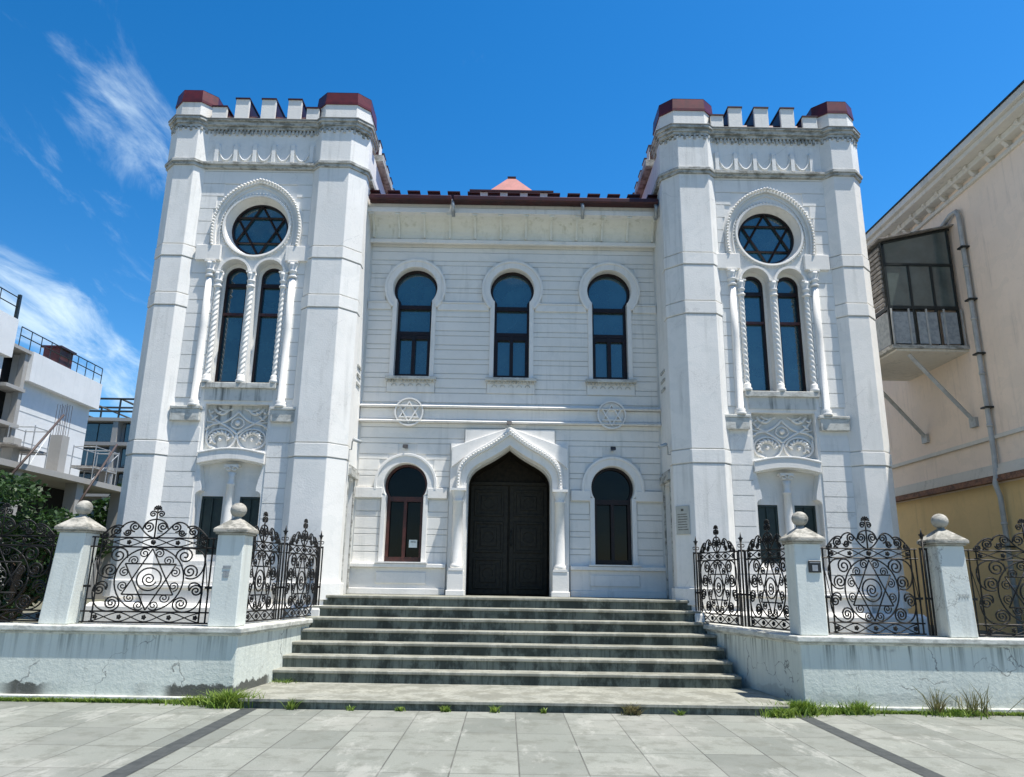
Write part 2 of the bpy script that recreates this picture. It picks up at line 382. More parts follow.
# ------------------------------------------------------------------ the ground
gy = MB().add([(-600, -600, -.21), (600, -600, -.21), (600, 900, -.21), (-600, 900, -.21)], [(0, 1, 2, 3)])
tag(obj('ground', gy, 'soil'), kind='structure')
pv = MB().box(-60, 60, -2.5, 9.73, -.015, 0); tag(obj('pavement', pv, 'paving'), kind='structure')
tag(obj('kerb', MB().box(-60, 60, -2.68, -2.502, -.15, .004), 'concrete', bevel=.02), kind='structure')
tag(obj('added_road', MB().box(-60, 60, -14, -2.682, -.2, -.13), 'asphalt'), kind='structure')  # unseen road behind the camera, added to cut light bounced onto the fronts
sl = MB()
for x in (-3.02, 3.50):
    sl.add([(x-.088, -2.4, .004), (x+.088, -2.4, .004), (x+.088, 9.68, .004), (x-.088, 9.68, .004)], [(0, 1, 2, 3)])
tag(obj('paving_strips', sl, 'strip'), kind='structure')
cy = MB().prism_z([(-3.50, 10.0), (-3.20, 12.4), (-3.1, 26), (-60, 26), (-60, 10.0)], -.01, .72).prism_z([(3.80, 10.0), (3.20, 12.4), (3.1, 26), (60, 26), (60, 10.0)], -.01, .72); tag(obj('courtyard', cy, 'soil'), kind='structure')

# ------------------------------------------------------------------ the stairs
st = thing('stone_staircase', 'broad weathered grey stone steps climbing to the pointed entrance door', 'staircase', (.02, 9.4, 0))
def stepslab(x0, x1, xf0, xf1, y0, y1, z0, z1, nos=.025, th=.042):
    a = MB(); a.frustum([(x0, y0), (x1, y0), (x1, y1), (x0, y1)], [(x0, y0), (x1, y0), (x1, y1), (x0, y1)], z0, z1-th-.001)
    b = MB(); n = 26
    b.prism_z([(x0+(x1-x0)*i/n, y0-nos+random.uniform(-.003, .003)) for i in range(n+1)]+[(x1, y1), (x0, y1)], z1-th, z1)
    return a, b
PLAT = [(3.34, 9.43), (3.50, 9.80), (3.40, 10.95), (-3.30, 10.95), (-3.33, 9.80), (-3.16, 9.43)]
a = MB().prism_z([(-3.16+6.50*i/20, 9.43) for i in range(20)]+PLAT, -.01, .078)
b = MB().prism_z([(-3.17+6.52*i/26, 9.41+random.uniform(-.003, .003)) for i in range(26)]+[(x, y-.02*(y < 9.5)) for x, y in PLAT], .079, .109)
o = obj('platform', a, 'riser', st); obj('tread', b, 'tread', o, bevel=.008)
for k in range(1, 8):
    Y0 = 10.90+(k-1)*.3; e = (12.7-Y0)/1.8*.14
    y1 = Y0+.36 if k < 7 else 13.98
    xx = 3.04+e
    a, b = stepslab(-xx-.06, xx+.06, 0, 0, Y0, y1, .109+.16*(k-1)-.004*(k > 1), .109+.16*k)
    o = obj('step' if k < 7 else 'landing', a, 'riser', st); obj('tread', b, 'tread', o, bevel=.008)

# ------------------------------------------------------------------ the synagogue
B = thing('synagogue_building', 'white stucco synagogue with two crenellated towers and horseshoe windows', 'building', (0, 13.85, 1.2))
YF = 13.85
WXU = (-1.93, 0.0, 1.93)
def horseshoe(cx, zc, r, hw, zb, n=28):
    a = math.acos(min(1, hw/r)); zn = zc-r*math.sin(a)
    # from bottom-left counter-clockwise (x, z)
    return [(cx-hw, zb), (cx+hw, zb)]+arc(cx, zc, r, -a, PI+a, n)
UP = dict(zc=7.12, r=.435, hw=.345, zb=5.30)
LW = dict(zc=3.20, r=.40, hw=.345, zb=1.80)
def ogee_pts(cx, hw, zs, zt, n=14):
    # right half, spring to apex: bulging shoulder then concave sweep to the point
    pr = bez((hw, zs), (hw, zs+(zt-zs)*.42), (hw*.66, zs+(zt-zs)*.52), (hw*.36, zs+(zt-zs)*.72), n)[:-1]+bez((hw*.36, zs+(zt-zs)*.72), (hw*.2, zs+(zt-zs)*.83), (hw*.08, zs+(zt-zs)*.93), (0, zt), 6)
    R = [(cx+x, z) for x, z in pr]; L = [(cx-x, z) for x, z in pr][::-1][1:]
    return R+L
DOOR = [(-.77, 1.2), (.77, 1.2)]+ogee_pts(0, .77, 3.22, 3.93)
outer = rect(-2.88, 2.88, 1.2, 8.85)
holes = [horseshoe(x, **UP) for x in WXU]+[horseshoe(x, **LW) for x in (-1.93, 1.93)]
# the door reaches the bottom edge, so notch the outline instead of a hole
outer = [(-2.88, 1.2), (-.77, 1.2)]+DOOR[2:][::-1]+[(.77, 1.2), (2.88, 1.2), (2.88, 8.85), (-2.88, 8.85)]
fw = MB().plate(outer, holes, YF, YF+.35)
facade = None
# boarded stucco courses with narrow grooves
def courses(mb, xa, xb, z0, z1, hs_, block, y0, y1, gap=.014):
    z = z0; i = 0
    while z < z1-.02:
        h = hs_[i % len(hs_)]; zt = min(z+h, z1); iv = [(xa, xb)]
        for bl in block:
            r = bl(z+.01, zt-.01)
            if not r: continue
            new = []
            for a_, b_ in iv:
                if r[1] <= a_ or r[0] >= b_: new.append((a_, b_)); continue
                if r[0] > a_: new.append((a_, r[0]))
                if r[1] < b_: new.append((r[1], b_))
            iv = new
        for a_, b_ in iv:
            if b_-a_ > .03:
                mb.box(a_, b_, y0, y1, z+gap/2, zt-gap/2); k_ = mb.cur; mb.mat(2).box(a_, b_, y1-.008, y1-.001, z-gap/2, z+gap/2).mat(k_)
        z += h; i += 1
def hs_block(cx, zc, r, hw, zlow, ztop=None):
    def f(a, b):
        if b < zlow: return None
        lo = max(a, zlow); best = 0
        for q in range(5):
            z = lo+(b-lo)*q/4
            if z >= zc-r*.82: w = math.sqrt(max(0, r*r-(z-zc)**2))
            else: w = hw
            best = max(best, w)
        return (cx-best, cx+best) if best > 0 else None
    return f
def rb(x0, x1, z0, z1): return lambda a, b: (x0, x1) if (b > z0+.02 and a < z1-.02) else None
cm = fw; fw.mat(1)
blk = [hs_block(x, 7.12, .60, .42, 5.26) for x in WXU]+[rb(x-.47, x+.47, 4.97, 5.28) for x in WXU]
blk += [hs_block(x, 3.25, .56, .42, 1.7) for x in (-1.93, 1.93)]
blk += [rb(-3, 3, 6.62, 6.84), rb(-3, 3, 4.38, 4.78), rb(-3, 3, 2.93, 3.15)]
blk += [rb(-1.12, 1.12, 1.2, 4.0), rb(-.86, .86, 3.9, 4.28)]
courses(cm, -2.83, 2.83, 1.76, 2.93, [.215, .10], blk, YF-.015, YF+.003, .015)
courses(cm, -2.83, 2.83, 3.15, 4.38, [.21, .10], blk, YF-.015, YF+.003, .015)
courses(cm, -2.83, 2.83, 4.78, 6.62, [.19, .10], blk, YF-.015, YF+.003, .015)
courses(cm, -2.83, 2.83, 6.84, 8.10, [.19, .10], blk, YF-.015, YF+.003, .015)
facade = obj('facade_wall', fw, ['white_groove', 'white', 'groove_grey'], B, bevel=.003)
# bands and ledges
for z in (4.69, 4.40):
    obj('string_course', MB().frustum([(-2.86, YF-.13), (2.86, YF-.13), (2.86, YF-.001), (-2.86, YF-.001)], [(-2.86, YF-.03), (2.86, YF-.03), (2.86, YF-.001), (-2.86, YF-.001)], z-.001, z+.05).box(-2.86, 2.86, YF-.122, YF-.001, z-.02, z-.003), 'white_trim', facade, bevel=.004)
obj('band_course', MB().box(-2.86, 2.86, YF-.03, YF-.001, 4.455, 4.654), 'white_trim', facade)
e = [-2.85]+[v for x in WXU for v in (x-.46, x+.46)]+[2.85]
for i in range(0, len(e), 2): obj('impost_band', MB().box(e[i], e[i+1], YF-.035, YF-.001, 6.66, 6.80).box(e[i], e[i+1], YF-.05, YF-.001, 6.801, 6.83), 'white_trim', facade, bevel=.005)
e = [-2.85, -1.93-.42, -1.93+.42, -1.14]
for s in (-1, 1):
    for a_, b_ in ((2.85, 2.35), (1.51, 1.15)): obj('impost_band', MB().box(s*a_, s*b_, YF-.07, YF-.001, 2.95, 3.14), 'white_trim', facade, bevel=.006)
# plinth under the lower windows
for s in (-1, 1):
    pl = MB()
    x0, x1 = s*.80, s*2.86
    pl.box(s*1.13, x1, YF-.10, YF-.001, 1.23, 1.34); pl.box(s*1.13, x1, YF-.06, YF-.001, 1.34, 1.70)
    pl.box(s*1.13, x1, YF-.13, YF-.001, 1.70, 1.77)
    pl.box(s*1.48, s*2.38, YF-.085, YF-.06, 1.42, 1.62)
    obj('plinth', pl, 'white_trim', facade, bevel=.008)

def window(cx, zc, r, hw, zb, kind):
    upper = kind == 'up'
    # surround: horseshoe archivolt, side strips, all proud of the wall
    s_ = MB(); ro = .61 if upper else .585
    a0 = -math.asin(.42/ro) if upper else -.17
    a_in = -math.acos(hw/r)
    n = 30
    inn = [(cx+(r+.005)*math.cos(t), zc+(r+.005)*math.sin(t)) for t in [a_in+(PI-2*a_in)*i/n for i in range(n+1)]]
    out = [(cx+ro*math.cos(t), zc+ro*math.sin(t)) for t in [a0+(PI-2*a0)*i/n for i in range(n+1)]]
    s_.band(inn, out, YF-.055, YF+.02)
    out2 = [(cx+(ro+.0)*math.cos(t), zc+(ro)*math.sin(t)) for t in [a0+(PI-2*a0)*i/n for i in range(n+1)]]
    in2 = [(cx+(ro-.05)*math.cos(t), zc+(ro-.05)*math.sin(t)) for t in [a0+(PI-2*a0)*i/n for i in range(n+1)]]
    s_.band(in2, out2, YF-.075, YF-.055)
    zn = zc+r*math.sin(a_in)
    for q in (-1, 1):
        s_.box(cx+q*hw, cx+q*(hw+.085), YF-.05, YF+.02, zb-.02, zn+.01)
    w = thing_part('window', upper)
    wp = obj('window', frame_mb(cx, zc, r, hw, zb, upper), 'dark_frame' if upper or cx > 0 else 'brown_frame', B)
    obj('surround', s_, 'white_trim', wp, bevel=.006)
    pane = MB().plate(horseshoe(cx, zc, r+.01, hw+.01, zb-.01), [], YF+.20, YF+.215)
    obj('pane', pane, 'glass' if upper else 'glass_dark', wp)
    sl_ = MB()
    if upper:
        sl_.box(cx-.49, cx+.49, YF-.12, YF-.001, 5.215, 5.275)
        for i in range(14): x = cx-.455+i*.07; sl_.box(x-.014, x+.014, YF-.085, YF-.045, 5.165, 5.215)
        sl_.mat(1).box(cx-.46, cx+.46, YF-.035, YF-.001, 4.975, 5.215).mat(0)
        for i in range(5): x = cx-.32+i*.16; sl_.tube(arc3(x, 5.09, .045, 0, PI, YF-.05), .010, 5)
        obj('sill', sl_, ['sill_dirty', 'white'], wp, bevel=.005)
    else:
        sl_.box(cx-.47, cx+.47, YF-.15, YF-.001, 1.775, 1.80)
        obj('sill', sl_, 'white_trim', wp)
    return wp
def thing_part(*a): return None
def arc3(cx, cz, r, a0, a1, y, n=10): return [(cx+r*math.cos(a0+(a1-a0)*i/n), y, cz+r*math.sin(a0+(a1-a0)*i/n)) for i in range(n+1)]
def frame_mb(cx, zc, r, hw, zb, upper):
    f = MB(); t = .045; a = -math.acos(hw/r); y0, y1 = YF+.13, YF+.20; n = 30
    inn = [(cx-hw+t, zb+t)]+[(cx+(r-t)*math.cos(q), zc+(r-t)*math.sin(q)) for q in [PI-a-(PI-2*a)*i/n for i in range(n+1)]][0:]
    hole = horseshoe(cx, zc, r-t, hw-t, zb+t)
    f.plate(horseshoe(cx, zc, r, hw, zb), [hole], y0, y1)
    if upper:
        f.box(cx-hw+.002, cx+hw-.002, y0-.01, y1-.01, 6.72, 6.80)
        f.box(cx-hw+.002, cx+hw-.002, y0-.01, y1-.01, 6.18, 6.25)
        f.box(cx-.035, cx+.035, y0-.02, y1-.02, zb, 6.19)
        for q in (-1, 1): f.box(cx+q*(hw-.002), cx+q*(hw-.075), y0-.015, y1-.015, zb+.01, 6.18)
        f.box(cx-hw+.003, cx+hw-.003, y0-.012, y1-.012, zb+.005, zb+.075)
        f.box(cx-hw+.076, cx+hw-.076, y0-.006, y1-.006, 6.10, 6.175)
    else:
        f.box(cx-hw+.002, cx+hw-.002, y0-.015, y1-.01, 2.90, 2.99)
        f.box(cx-.03, cx+.03, y0-.025, y1-.02, zb+.005, 2.90)
        for q in (-1, 1): f.box(cx+q*(hw-.002), cx+q*(hw-.06), y0-.012, y1-.012, zb+.01, 2.91)
        f.box(cx-hw+.003, cx+hw-.003, y0-.018, y1-.012, zb+.003, zb+.09)
    return f
for x in WXU: window(x, kind='up', **UP)
for x in (-1.93, 1.93): window(x, kind='low', **LW)
# dark rooms behind the wall
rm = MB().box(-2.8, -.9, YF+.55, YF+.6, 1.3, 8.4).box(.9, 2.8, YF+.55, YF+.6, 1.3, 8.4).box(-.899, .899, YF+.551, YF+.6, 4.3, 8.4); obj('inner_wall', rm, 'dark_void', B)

# the portal
po = obj('portal', (lambda q: q)(MB().plate(
    [(-1.10, 1.23), (-.79, 1.23)]+[(x*1.026, z+.012) for x, z in DOOR[2:]][::-1]+[(.79, 1.23), (1.10, 1.23), (1.10, 3.98), (.84, 3.98), (.84, 4.26), (-.84, 4.26), (-.84, 3.98), (-1.10, 3.98)], [], YF-.10, YF-.002)), 'white_trim', B, bevel=.006)
hood_in = ogee_pts(0, .90, 3.32, 4.16, 14); 
hood_out = [(1.06, 3.40)]*1
def offset(poly, d):
    out = []
    for i, (x, z) in enumerate(poly):
        a_, b_ = poly[max(0, i-1)], poly[min(len(poly)-1, i+1)]; tx, tz = b_[0]-a_[0], b_[1]-a_[1]; l = math.hypot(tx, tz) or 1
        out.append((x+tz/l*d, z-tx/l*d))
    return out
fullin = [(.79, 3.12)]+ogee_pts(0, .79, 3.24, 3.95, 14)+[(-.79, 3.12)]
mid = [(.905, 3.12)]+ogee_pts(0, .905, 3.30, 4.14, 14)+[(-.905, 3.12)]
outm = [(.975, 3.12)]+ogee_pts(0, .975, 3.34, 4.27, 14)+[(-.975, 3.12)]
ar = MB().band(fullin, mid, YF-.17, YF-.10)
obj('archivolt', ar, 'white_trim', po, bevel=.006)
ar2 = MB().band(mid, outm, YF-.235, YF-.10); obj('hood_moulding', ar2, 'white_trim', po, bevel=.008)
# raised wings sweeping from the point down to the corners
wg = MB()
for s in (-1, 1):
    top = bez((0, 4.30), (s*.30, 4.17), (s*.62, 4.08), (s*1.08, 3.90), 10)
    low = bez((0, 4.20), (s*.30, 4.03), (s*.70, 3.86), (s*1.08, 3.52), 10)
    wg.band(low, top, YF-.15, YF-.10)
obj('hood_wing', wg, 'white_trim', po, bevel=.006)
bead = MB(); mo = [(.94, 3.12)]+ogee_pts(0, .94, 3.32, 4.205, 14)+[(-.94, 3.12)]
def along(pts, step):
    out = []; acc = 0; prev = pts[0]; out.append(prev)
    for q in pts[1:]:
        d = math.dist(prev, q)
        while acc+d >= step:
            t = (step-acc)/d; prev = tuple(prev[k]+(q[k]-prev[k])*t for k in range(len(q))); out.append(prev); d = math.dist(prev, q); acc = 0
        acc += d; prev = q
    return out
def blob(mb, c, r, n=8):
    mb.lathe([(r*.05, -r), (r*.7, -r*.7), (r, 0), (r*.7, r*.7), (r*.05, r)], c, n)
for x, z in along(mo, .055): blob(bead, (x, YF-.245, z), .019)
obj('beading', bead, 'white_trim', po)
for s in (-1, 1):
    c = MB().lathe([(.115, 0), (.115, .05), (.10, .08), (.092, .1), (.092, .55), (.086, 1.18), (.10, 1.19), (.10, 1.21), (.085, 1.23), (.12, 1.33), (.13, 1.37), (.135, 1.40)], (s*.93, YF-.16, 1.70), 20)
    c.box(s*.79, s*1.07, YF-.30, YF-.09, 3.08, 3.125); c.box(s*.80, s*1.06, YF-.28, YF-.09, 1.66, 1.705)
    obj('portal_column', c, 'white_trim', po)
    q = MB().box(s*.79, s*1.08, YF-.27, YF-.09, 1.26, 1.66).box(s*.77, s*1.10, YF-.29, YF-.08, 1.228, 1.32); obj('column_pedestal', q, 'white_trim', po, bevel=.008)
DOORB = [(x*1.03, z) for x, z in DOOR]
rv = MB(); rv.band([(x*1.0, z) for x, z in DOOR[1:]]+[DOOR[0]], [(x*1.06, z+.03*(z > 1.3)) for x, z in DOOR[1:]]+[(DOOR[0][0]*1.06, DOOR[0][1])], YF+.351, YF+1.0)
obj('door_reveal', rv, 'door_wood', B)
dr = MB().plate(DOORB, [], YF+.98, YF+1.02)
door = obj('entrance_door', dr, 'door_wood', B)
lf = MB()
for s in (-1, 1):
    lf.box(s*.015, s*.76, YF+0.950, YF+0.981, 1.24, 3.33)
    for z0, z1 in ((1.34, 1.92), (2.02, 2.62), (2.72, 3.24)):
        lf.plate(rect(min(s*.10, s*.68), max(s*.10, s*.68), z0, z1), [rect(min(s*.15, s*.63), max(s*.15, s*.63), z0+.05, z1-.05)], YF+0.925, YF+0.950)
        lf.plate(rect(min(s*.23, s*.55), max(s*.23, s*.55), z0+.12, z1-.12), [arc(s*.39, (z0+z1)/2, .10, 0, 2*PI, 18)[:-1]], YF+0.932, YF+0.950)
lf.box(-.77, .77, YF+0.920, YF+0.981, 3.33, 3.40)
obj('door_panelling', lf, 'door_panel', door, bevel=.006)
hd = MB().tube([(.05, YF+0.900, 2.15), (.05, YF+0.870, 2.2), (.05, YF+0.870, 2.4), (.05, YF+0.900, 2.45)], .012, 6); obj('door_handle', hd, 'dark_steel', door)

# star medallions on the facade
for s in (-1, 1):
    cx, cz = s*1.925, 4.575; md = MB()
    md.ring_y((cx, cz), [(.248, YF-.055), (.275, YF-.055), (.275, YF-.115), (.248, YF-.115)], 36)
    for k in range(2):
        pts = [(cx+.225*math.sin(q*2*PI/3+k*PI), cz+.225*math.cos(q*2*PI/3+k*PI)) for q in range(3)]
        inn = [(cx+.178*math.sin(q*2*PI/3+k*PI), cz+.178*math.cos(q*2*PI/3+k*PI)) for q in range(3)]
        md.plate(pts, [inn], YF-.108-.004*k, YF-.06)
    ob = obj('star_medallion', md, 'white_trim', B)
    bk = MB().plate(arc(cx, cz, .24, 0, 2*PI, 36)[:-1], [], YF-.06, YF-.002); obj('medallion_back', bk, 'plaster_grey' if s > 0 and False else 'white_trim', ob)

# cove cornice and eaves
cv_ = MB(); prof = [(13.85, 8.08), (13.76, 8.08), (13.76, 8.13)]+[(13.74-.36*(1-math.cos(t)), 8.15+.36*math.sin(t)) for t in [i*PI/2/8 for i in range(9)]]+[(13.36, 8.56), (13.85, 8.56)]
pp = [(y, z) for y, z in prof]
vs2 = [(-2.88, y, z) for y, z in pp]+[(2.88, y, z) for y, z in pp]; n = len(pp)
cv_.add(vs2, [tuple(range(n)), tuple(range(n, 2*n))[::-1]]+[(i, n+i, n+(i+1) % n, (i+1) % n) for i in range(n)])
cove = obj('cove_cornice', cv_, 'cove', B)
for i in range(12):
    br = MB(); x = -2.80+i*.509
    pr = [(y-.06, z-.004) for y, z in prof[3:12]]+[(13.84, 8.54), (13.84, 8.13)]
    k = len(pr); vv = [(x-.02, y, z) for y, z in pr]+[(x+.02, y, z) for y, z in pr]
    br.add(vv, [tuple(range(k)), tuple(range(k, 2*k))[::-1]]+[(a, k+a, k+(a+1) % k, (a+1) % k) for a in range(k)])
    br.box(x-.05, x+.05, 13.32, 13.36, 8.47, 8.50)
    obj('cornice_rib', br, 'cove', cove, bevel=.004)
obj('cornice_moulding', MB().box(-2.87, 2.87, 13.70, 13.76, 8.04, 8.12), 'white_trim', cove, bevel=.006)
fa = MB().box(-2.87, 2.87, 13.30, 13.9, 8.505, 8.60).box(-2.87, 2.87, 13.345, 13.9, 8.601, 8.72); obj('eaves_fascia', fa, 'white_trim', cove)
gu = MB()
for a_, b_ in ((-2.84, -1.22), (-1.19, 2.84)):
    gu.box(a_, b_, 13.12, 13.34, 8.69, 8.795)
gut = obj('gutter', gu, 'dark_red_metal', B, bevel=.02)
for x in (-1.20, 1.34, 2.78):
    d = MB().tube([(x, 13.2, 8.72), (x+.01, 13.15, 8.60), (x+.02, 13.30, 8.42)], .035, 8); obj('gutter_spout', d, 'galv', gut)
rf = MB().frustum([(-2.86, 13.5), (2.86, 13.5), (2.86, 24), (-2.86, 24)], [(-1.2, 15.4), (1.2, 15.4), (1.2, 21), (-1.2, 21)], 8.74, 9.9)
roof = obj('roof', rf, 'red_metal', B)
em = MB(); ec = MB()
for i in range(15):
    x = -2.8+i*.40
    if x > 2.85: break
    obj('eaves_merlon', MB().box(x-.11, x+.11, 13.40, 13.62, 8.74, 8.985).box(x-.125, x+.125, 13.36, 13.66, 8.985, 9.01), 'dark_red_metal', roof)
em.box(-2.86, 2.86, 13.42, 13.6, 8.72, 8.90)
obj('eaves_parapet', em, 'dark_red_metal', roof)
at = MB().box(-.98, .88, 15.5, 19, 9.7, 10.20); ao = obj('roof_lantern', at, 'white_trim', roof)
ed = MB().box(-1.02, .92, 15.45, 19.05, 10.20, 10.24); obj('lantern_edge', ed, 'dark_red_metal', roof)
py_ = MB().frustum([(-.56, 15.5), (.46, 15.5), (.46, 16.5), (-.56, 16.5)], [(-.13, 15.9), (.03, 15.9), (.03, 16.1), (-.13, 16.1)], 10.242, 10.80)
obj('pyramid_roof', py_, 'red_roof', roof)
pt = MB().box(-.15, .05, 15.88, 16.12, 10.80, 10.84); obj('pyramid_tip', pt, 'dark_red_metal', roof)
bb = MB().box(-2.86, 2.86, 15.3, 24, 1.2, 8.72); obj('hall_body', bb, 'white', B)

# ---- the towers.  Written for the right-hand side, mirrored for the left
CX = 4.81; YP = 12.76
def octa(cx, h, c, yc):
    return [(cx-h+c, yc-h), (cx+h-c, yc-h), (cx+h, yc-h+c), (cx+h, yc+h-c), (cx+h-c, yc+h), (cx-h+c, yc+h), (cx-h, yc+h-c), (cx-h, yc-h+c)]
def pil(x0, x1, c, d=0, back=13.1):          # chamfered pilaster
    return [(x0-c-d, back), (x0-c-d, 12.6+c-d*.41), (x0-d*.41, 12.6-d), (x1+d*.41, 12.6-d), (x1+c+d, 12.6+c-d*.41), (x1+c+d, back)]
def tower(s):
    name = 'tower'
    # body: side and back walls, front plate with its openings
    lan = []
    for q in (-1, 1):
        x = CX+q*.325
        lan.append([(x-.255, 4.82), (x+.255, 4.82)]+arc(x, 6.93, .255, 0, PI, 16))
    rose = arc(CX, 7.87, .60, 0, 2*PI, 48)[:-1]
    relief = rect(CX-.56, CX+.56, 3.62, 4.44)
    nr = .09
    niche = [(CX-.56, 1.62), (CX+.56, 1.62)]+arc(CX+.56-nr, 2.92-nr, nr, 0, PI/2, 5)+[(CX+.47, 2.98), (CX+.545, 3.36)]+[(CX+.545-1.09*i/10, 3.36+.085*math.sin(PI*i/10)) for i in range(1, 10)]+[(CX-.545, 3.36), (CX-.47, 2.98)]+arc(CX-.56+nr, 2.92-nr, nr, PI/2, PI, 5)
    fr = MB().plate(rect(3.5, 6.2, .6, 9.85), lan+[rose, relief, niche], YP, YP+.19)
    cs = fr
    def motif(a_, b_):
        z = (a_+b_)/2
        if z < 1.65: w = 0
        elif z < 4.12: w = .60
        elif z < 4.50: return (3.0, 7.0)
        elif z < 7.14: w = .66
        elif z < 7.46: return (3.0, 7.0)
        elif z < 8.78: w = .86*math.sqrt(max(0, 1-((max(a_, 7.9)-7.9)/.98)**2)) if z > 7.9 else .86
        else: w = 0
        return (CX-w, CX+w) if w > 0 else None
    courses(cs, 3.84, 5.92, 1.40, 9.04, [.262], [motif], YP-.016, YP+.003, .016)
    T = obj('tower', fr, ['tower_white', 'tower_white', 'groove_grey'], B, mirror=s, bevel=.003)
    # second skin behind with only the window openings
    wins = []
    for q in (-1, 1):
        x = CX+q*.33
        wins.append([(x-.21, 4.86), (x+.21, 4.86)]+arc(x, 6.90, .21, 0, PI, 16))
        wins.append(rect(x-.185, x+.185, 1.85, 2.84))
    wins.append(arc(CX, 7.87, .53, 0, 2*PI, 48)[:-1])
    fr2 = MB().plate(rect(3.5, 6.2, .6, 9.85), wins, YP+.192, YP+.30); obj('inner_skin', fr2, 'white_trim', T, mirror=s)
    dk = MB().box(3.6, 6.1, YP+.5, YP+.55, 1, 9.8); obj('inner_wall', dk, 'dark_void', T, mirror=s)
    # side walls
    sw = MB()
    def xplate(x0, x1, outer_, holes_):
        t = MB().plate(outer_, holes_, x0, x1); sw.add([(y, x, z) for x, y, z in t.v], t.f)
    xplate(2.87, 3.12, rect(13.02, 17.0, .6, 9.85), [rect(13.16, 13.66, 1.225, 3.22)])
    sw.box(3.12, 3.16, 13.02, 17, 1.0, 9.8); sw.box(6.4, 6.65, 13.02, 17.0, .6, 9.85); sw.box(2.9, 6.6, 16.8, 17.0, .6, 9.85)
    obj('side_wall', sw, 'tower_white', T, mirror=s)
    dn = MB().box(2.80, 2.87, 13.08, 13.80, 3.26, 3.40).box(2.83, 2.87, 13.12, 13.76, 3.40, 3.46).box(2.84, 2.868, 13.10, 13.16, 1.23, 3.26).box(2.84, 2.868, 13.66, 13.72, 1.23, 3.26)
    for z in (4.98, 5.15, 5.32): obj('wall_ledge', MB().box(2.85, 2.87, 13.3, 13.62, z, z+.05), 'cornice_dirty', T, mirror=s)
    obj('side_doorway', dn, 'cornice_dirty', T, mirror=s, bevel=.006)
    # turrets
    for (x0, x1, cin, cout) in ((3.13, 3.69, .28, .20), (6.07, 6.45, .20, .22)):
        tb = MB()
        def P(d, back=13.12): return [(x0-cin-d, back), (x0-cin-d, 12.6+cin-d*.41), (x0-d*.41, 12.6-d), (x1+d*.41, 12.6-d), (x1+cout+d, 12.6+cout-d*.41), (x1+cout+d, back)]
        tb.mat(1).prism_z(P(-.022), .6, 9.85).mat(0)
        zs = [.6, 3.50, 3.75, 6.22, 6.47, 7.18, 7.42, 9.05]
        for i in range(7): tb.prism_z(P(.010 if i % 2 else 0, 13.121), zs[i]+.011, zs[i+1]-.011)
        tb.prism_z(P(.02, 13.13), 9.16, 9.84); tb.prism_z(P(.045, 13.14), 1.15, 1.42)
        tu = obj('turret', tb, ['tower_white', 'groove_grey'], T, mirror=s, bevel=.006)
        cn = MB(); xa_, xb_ = x0-cin, x1+cout; cx = (xa_+xb_)/2; h = (xb_-xa_)/2
        for z0, z1, d in ((9.04, 9.10, .035), (9.10, 9.16, .06)): cn.prism_z(P(d, 13.14), z0, z1)
        obj('turret_moulding', cn, 'cornice_dirty', tu, mirror=s, bevel=.006); cn = MB()
        cc = 12.6+h
        for z0, z1, d in ((9.86, 9.92, .03), (9.92, 9.99, .055), (9.99, 10.045, .085)): cn.prism_z(octa(cx, h+d, .22+d*.3, cc), z0, z1)
        cn.mat(1).prism_z(octa(cx, h+.095, .25, cc), 10.045, 10.07).mat(0)
        i = 0
        for (ax, ay), (bx, by) in zip(P(.02)[1:5], P(.02)[2:6]):
            L = math.hypot(bx-ax, by-ay); k = max(1, int(L/.085))
            for j in range(k):
                t = (j+.5)/k; px, pyy = ax+(bx-ax)*t, ay+(by-ay)*t
                cn.box(px-.022, px+.022, pyy-.03, pyy+.03, 9.80-.035*(j % 2), 9.86)
        obj('turret_cornice', cn, ['cornice_dirty', 'lip'], tu, mirror=s, bevel=.006)
        cb = MB().prism_z(octa(cx, h, .22, cc), 10.07, 10.42); obj('turret_block', cb, 'white_trim', tu, mirror=s)
        cr = MB().prism_z(octa(cx, h+.018, .223, cc), 10.40, 10.45).frustum(octa(cx, h+.015, .223, cc), octa(cx, h+.0, .22, cc), 10.45, 10.67).frustum(octa(cx, h+.002, .22, cc), octa(cx, .08, .03, cc), 10.67, 10.79)
        obj('turret_cap', cr, 'red_metal', tu, mirror=s)
    # plinth steps at the foot
    ft = MB().box(3.0, 6.74, 12.36, 12.9, .6, 1.02).frustum([(3.0, 12.36), (6.74, 12.36), (6.74, 12.9), (3.0, 12.9)], [(3.0, 12.42), (6.70, 12.42), (6.70, 12.9), (3.0, 12.9)], 1.02, 1.07)
    ft.box(3.85, 5.95, 12.56, 12.9, 1.06, 1.30).box(3.8, 6.0, 12.52, 12.9, 1.30, 1.36)
    obj('tower_plinth', ft, 'white_trim', T, mirror=s, bevel=.01)
    # frieze and cornice between the turrets
    fz = MB().box(3.7, 6.05, YP-.03, YP-.001, 9.16, 9.86)
    x0 = 3.95
    sw2 = fz; n = 5; wv = (5.72-3.90)/n
    for i in range(n+1): x = 3.90+i*wv; sw2.box(x-.035, x+.035, YP-.07, YP-.03, 9.19, 9.56)
    for i in range(n):
        x = 3.90+(i+.5)*wv; sw2.tube([(x+wv/2*.80*math.cos(a_), YP-.04, 9.56-.34*abs(math.sin(a_))) for a_ in [PI*k/14 for k in range(15)]], .018, 6)
    obj('frieze', sw2, 'tower_white', T, mirror=s)
    co = MB().box(3.6, 6.15, YP-.07, YP+.2, 9.05, 9.105).box(3.6, 6.15, YP-.11, YP+.2, 9.105, 9.16)
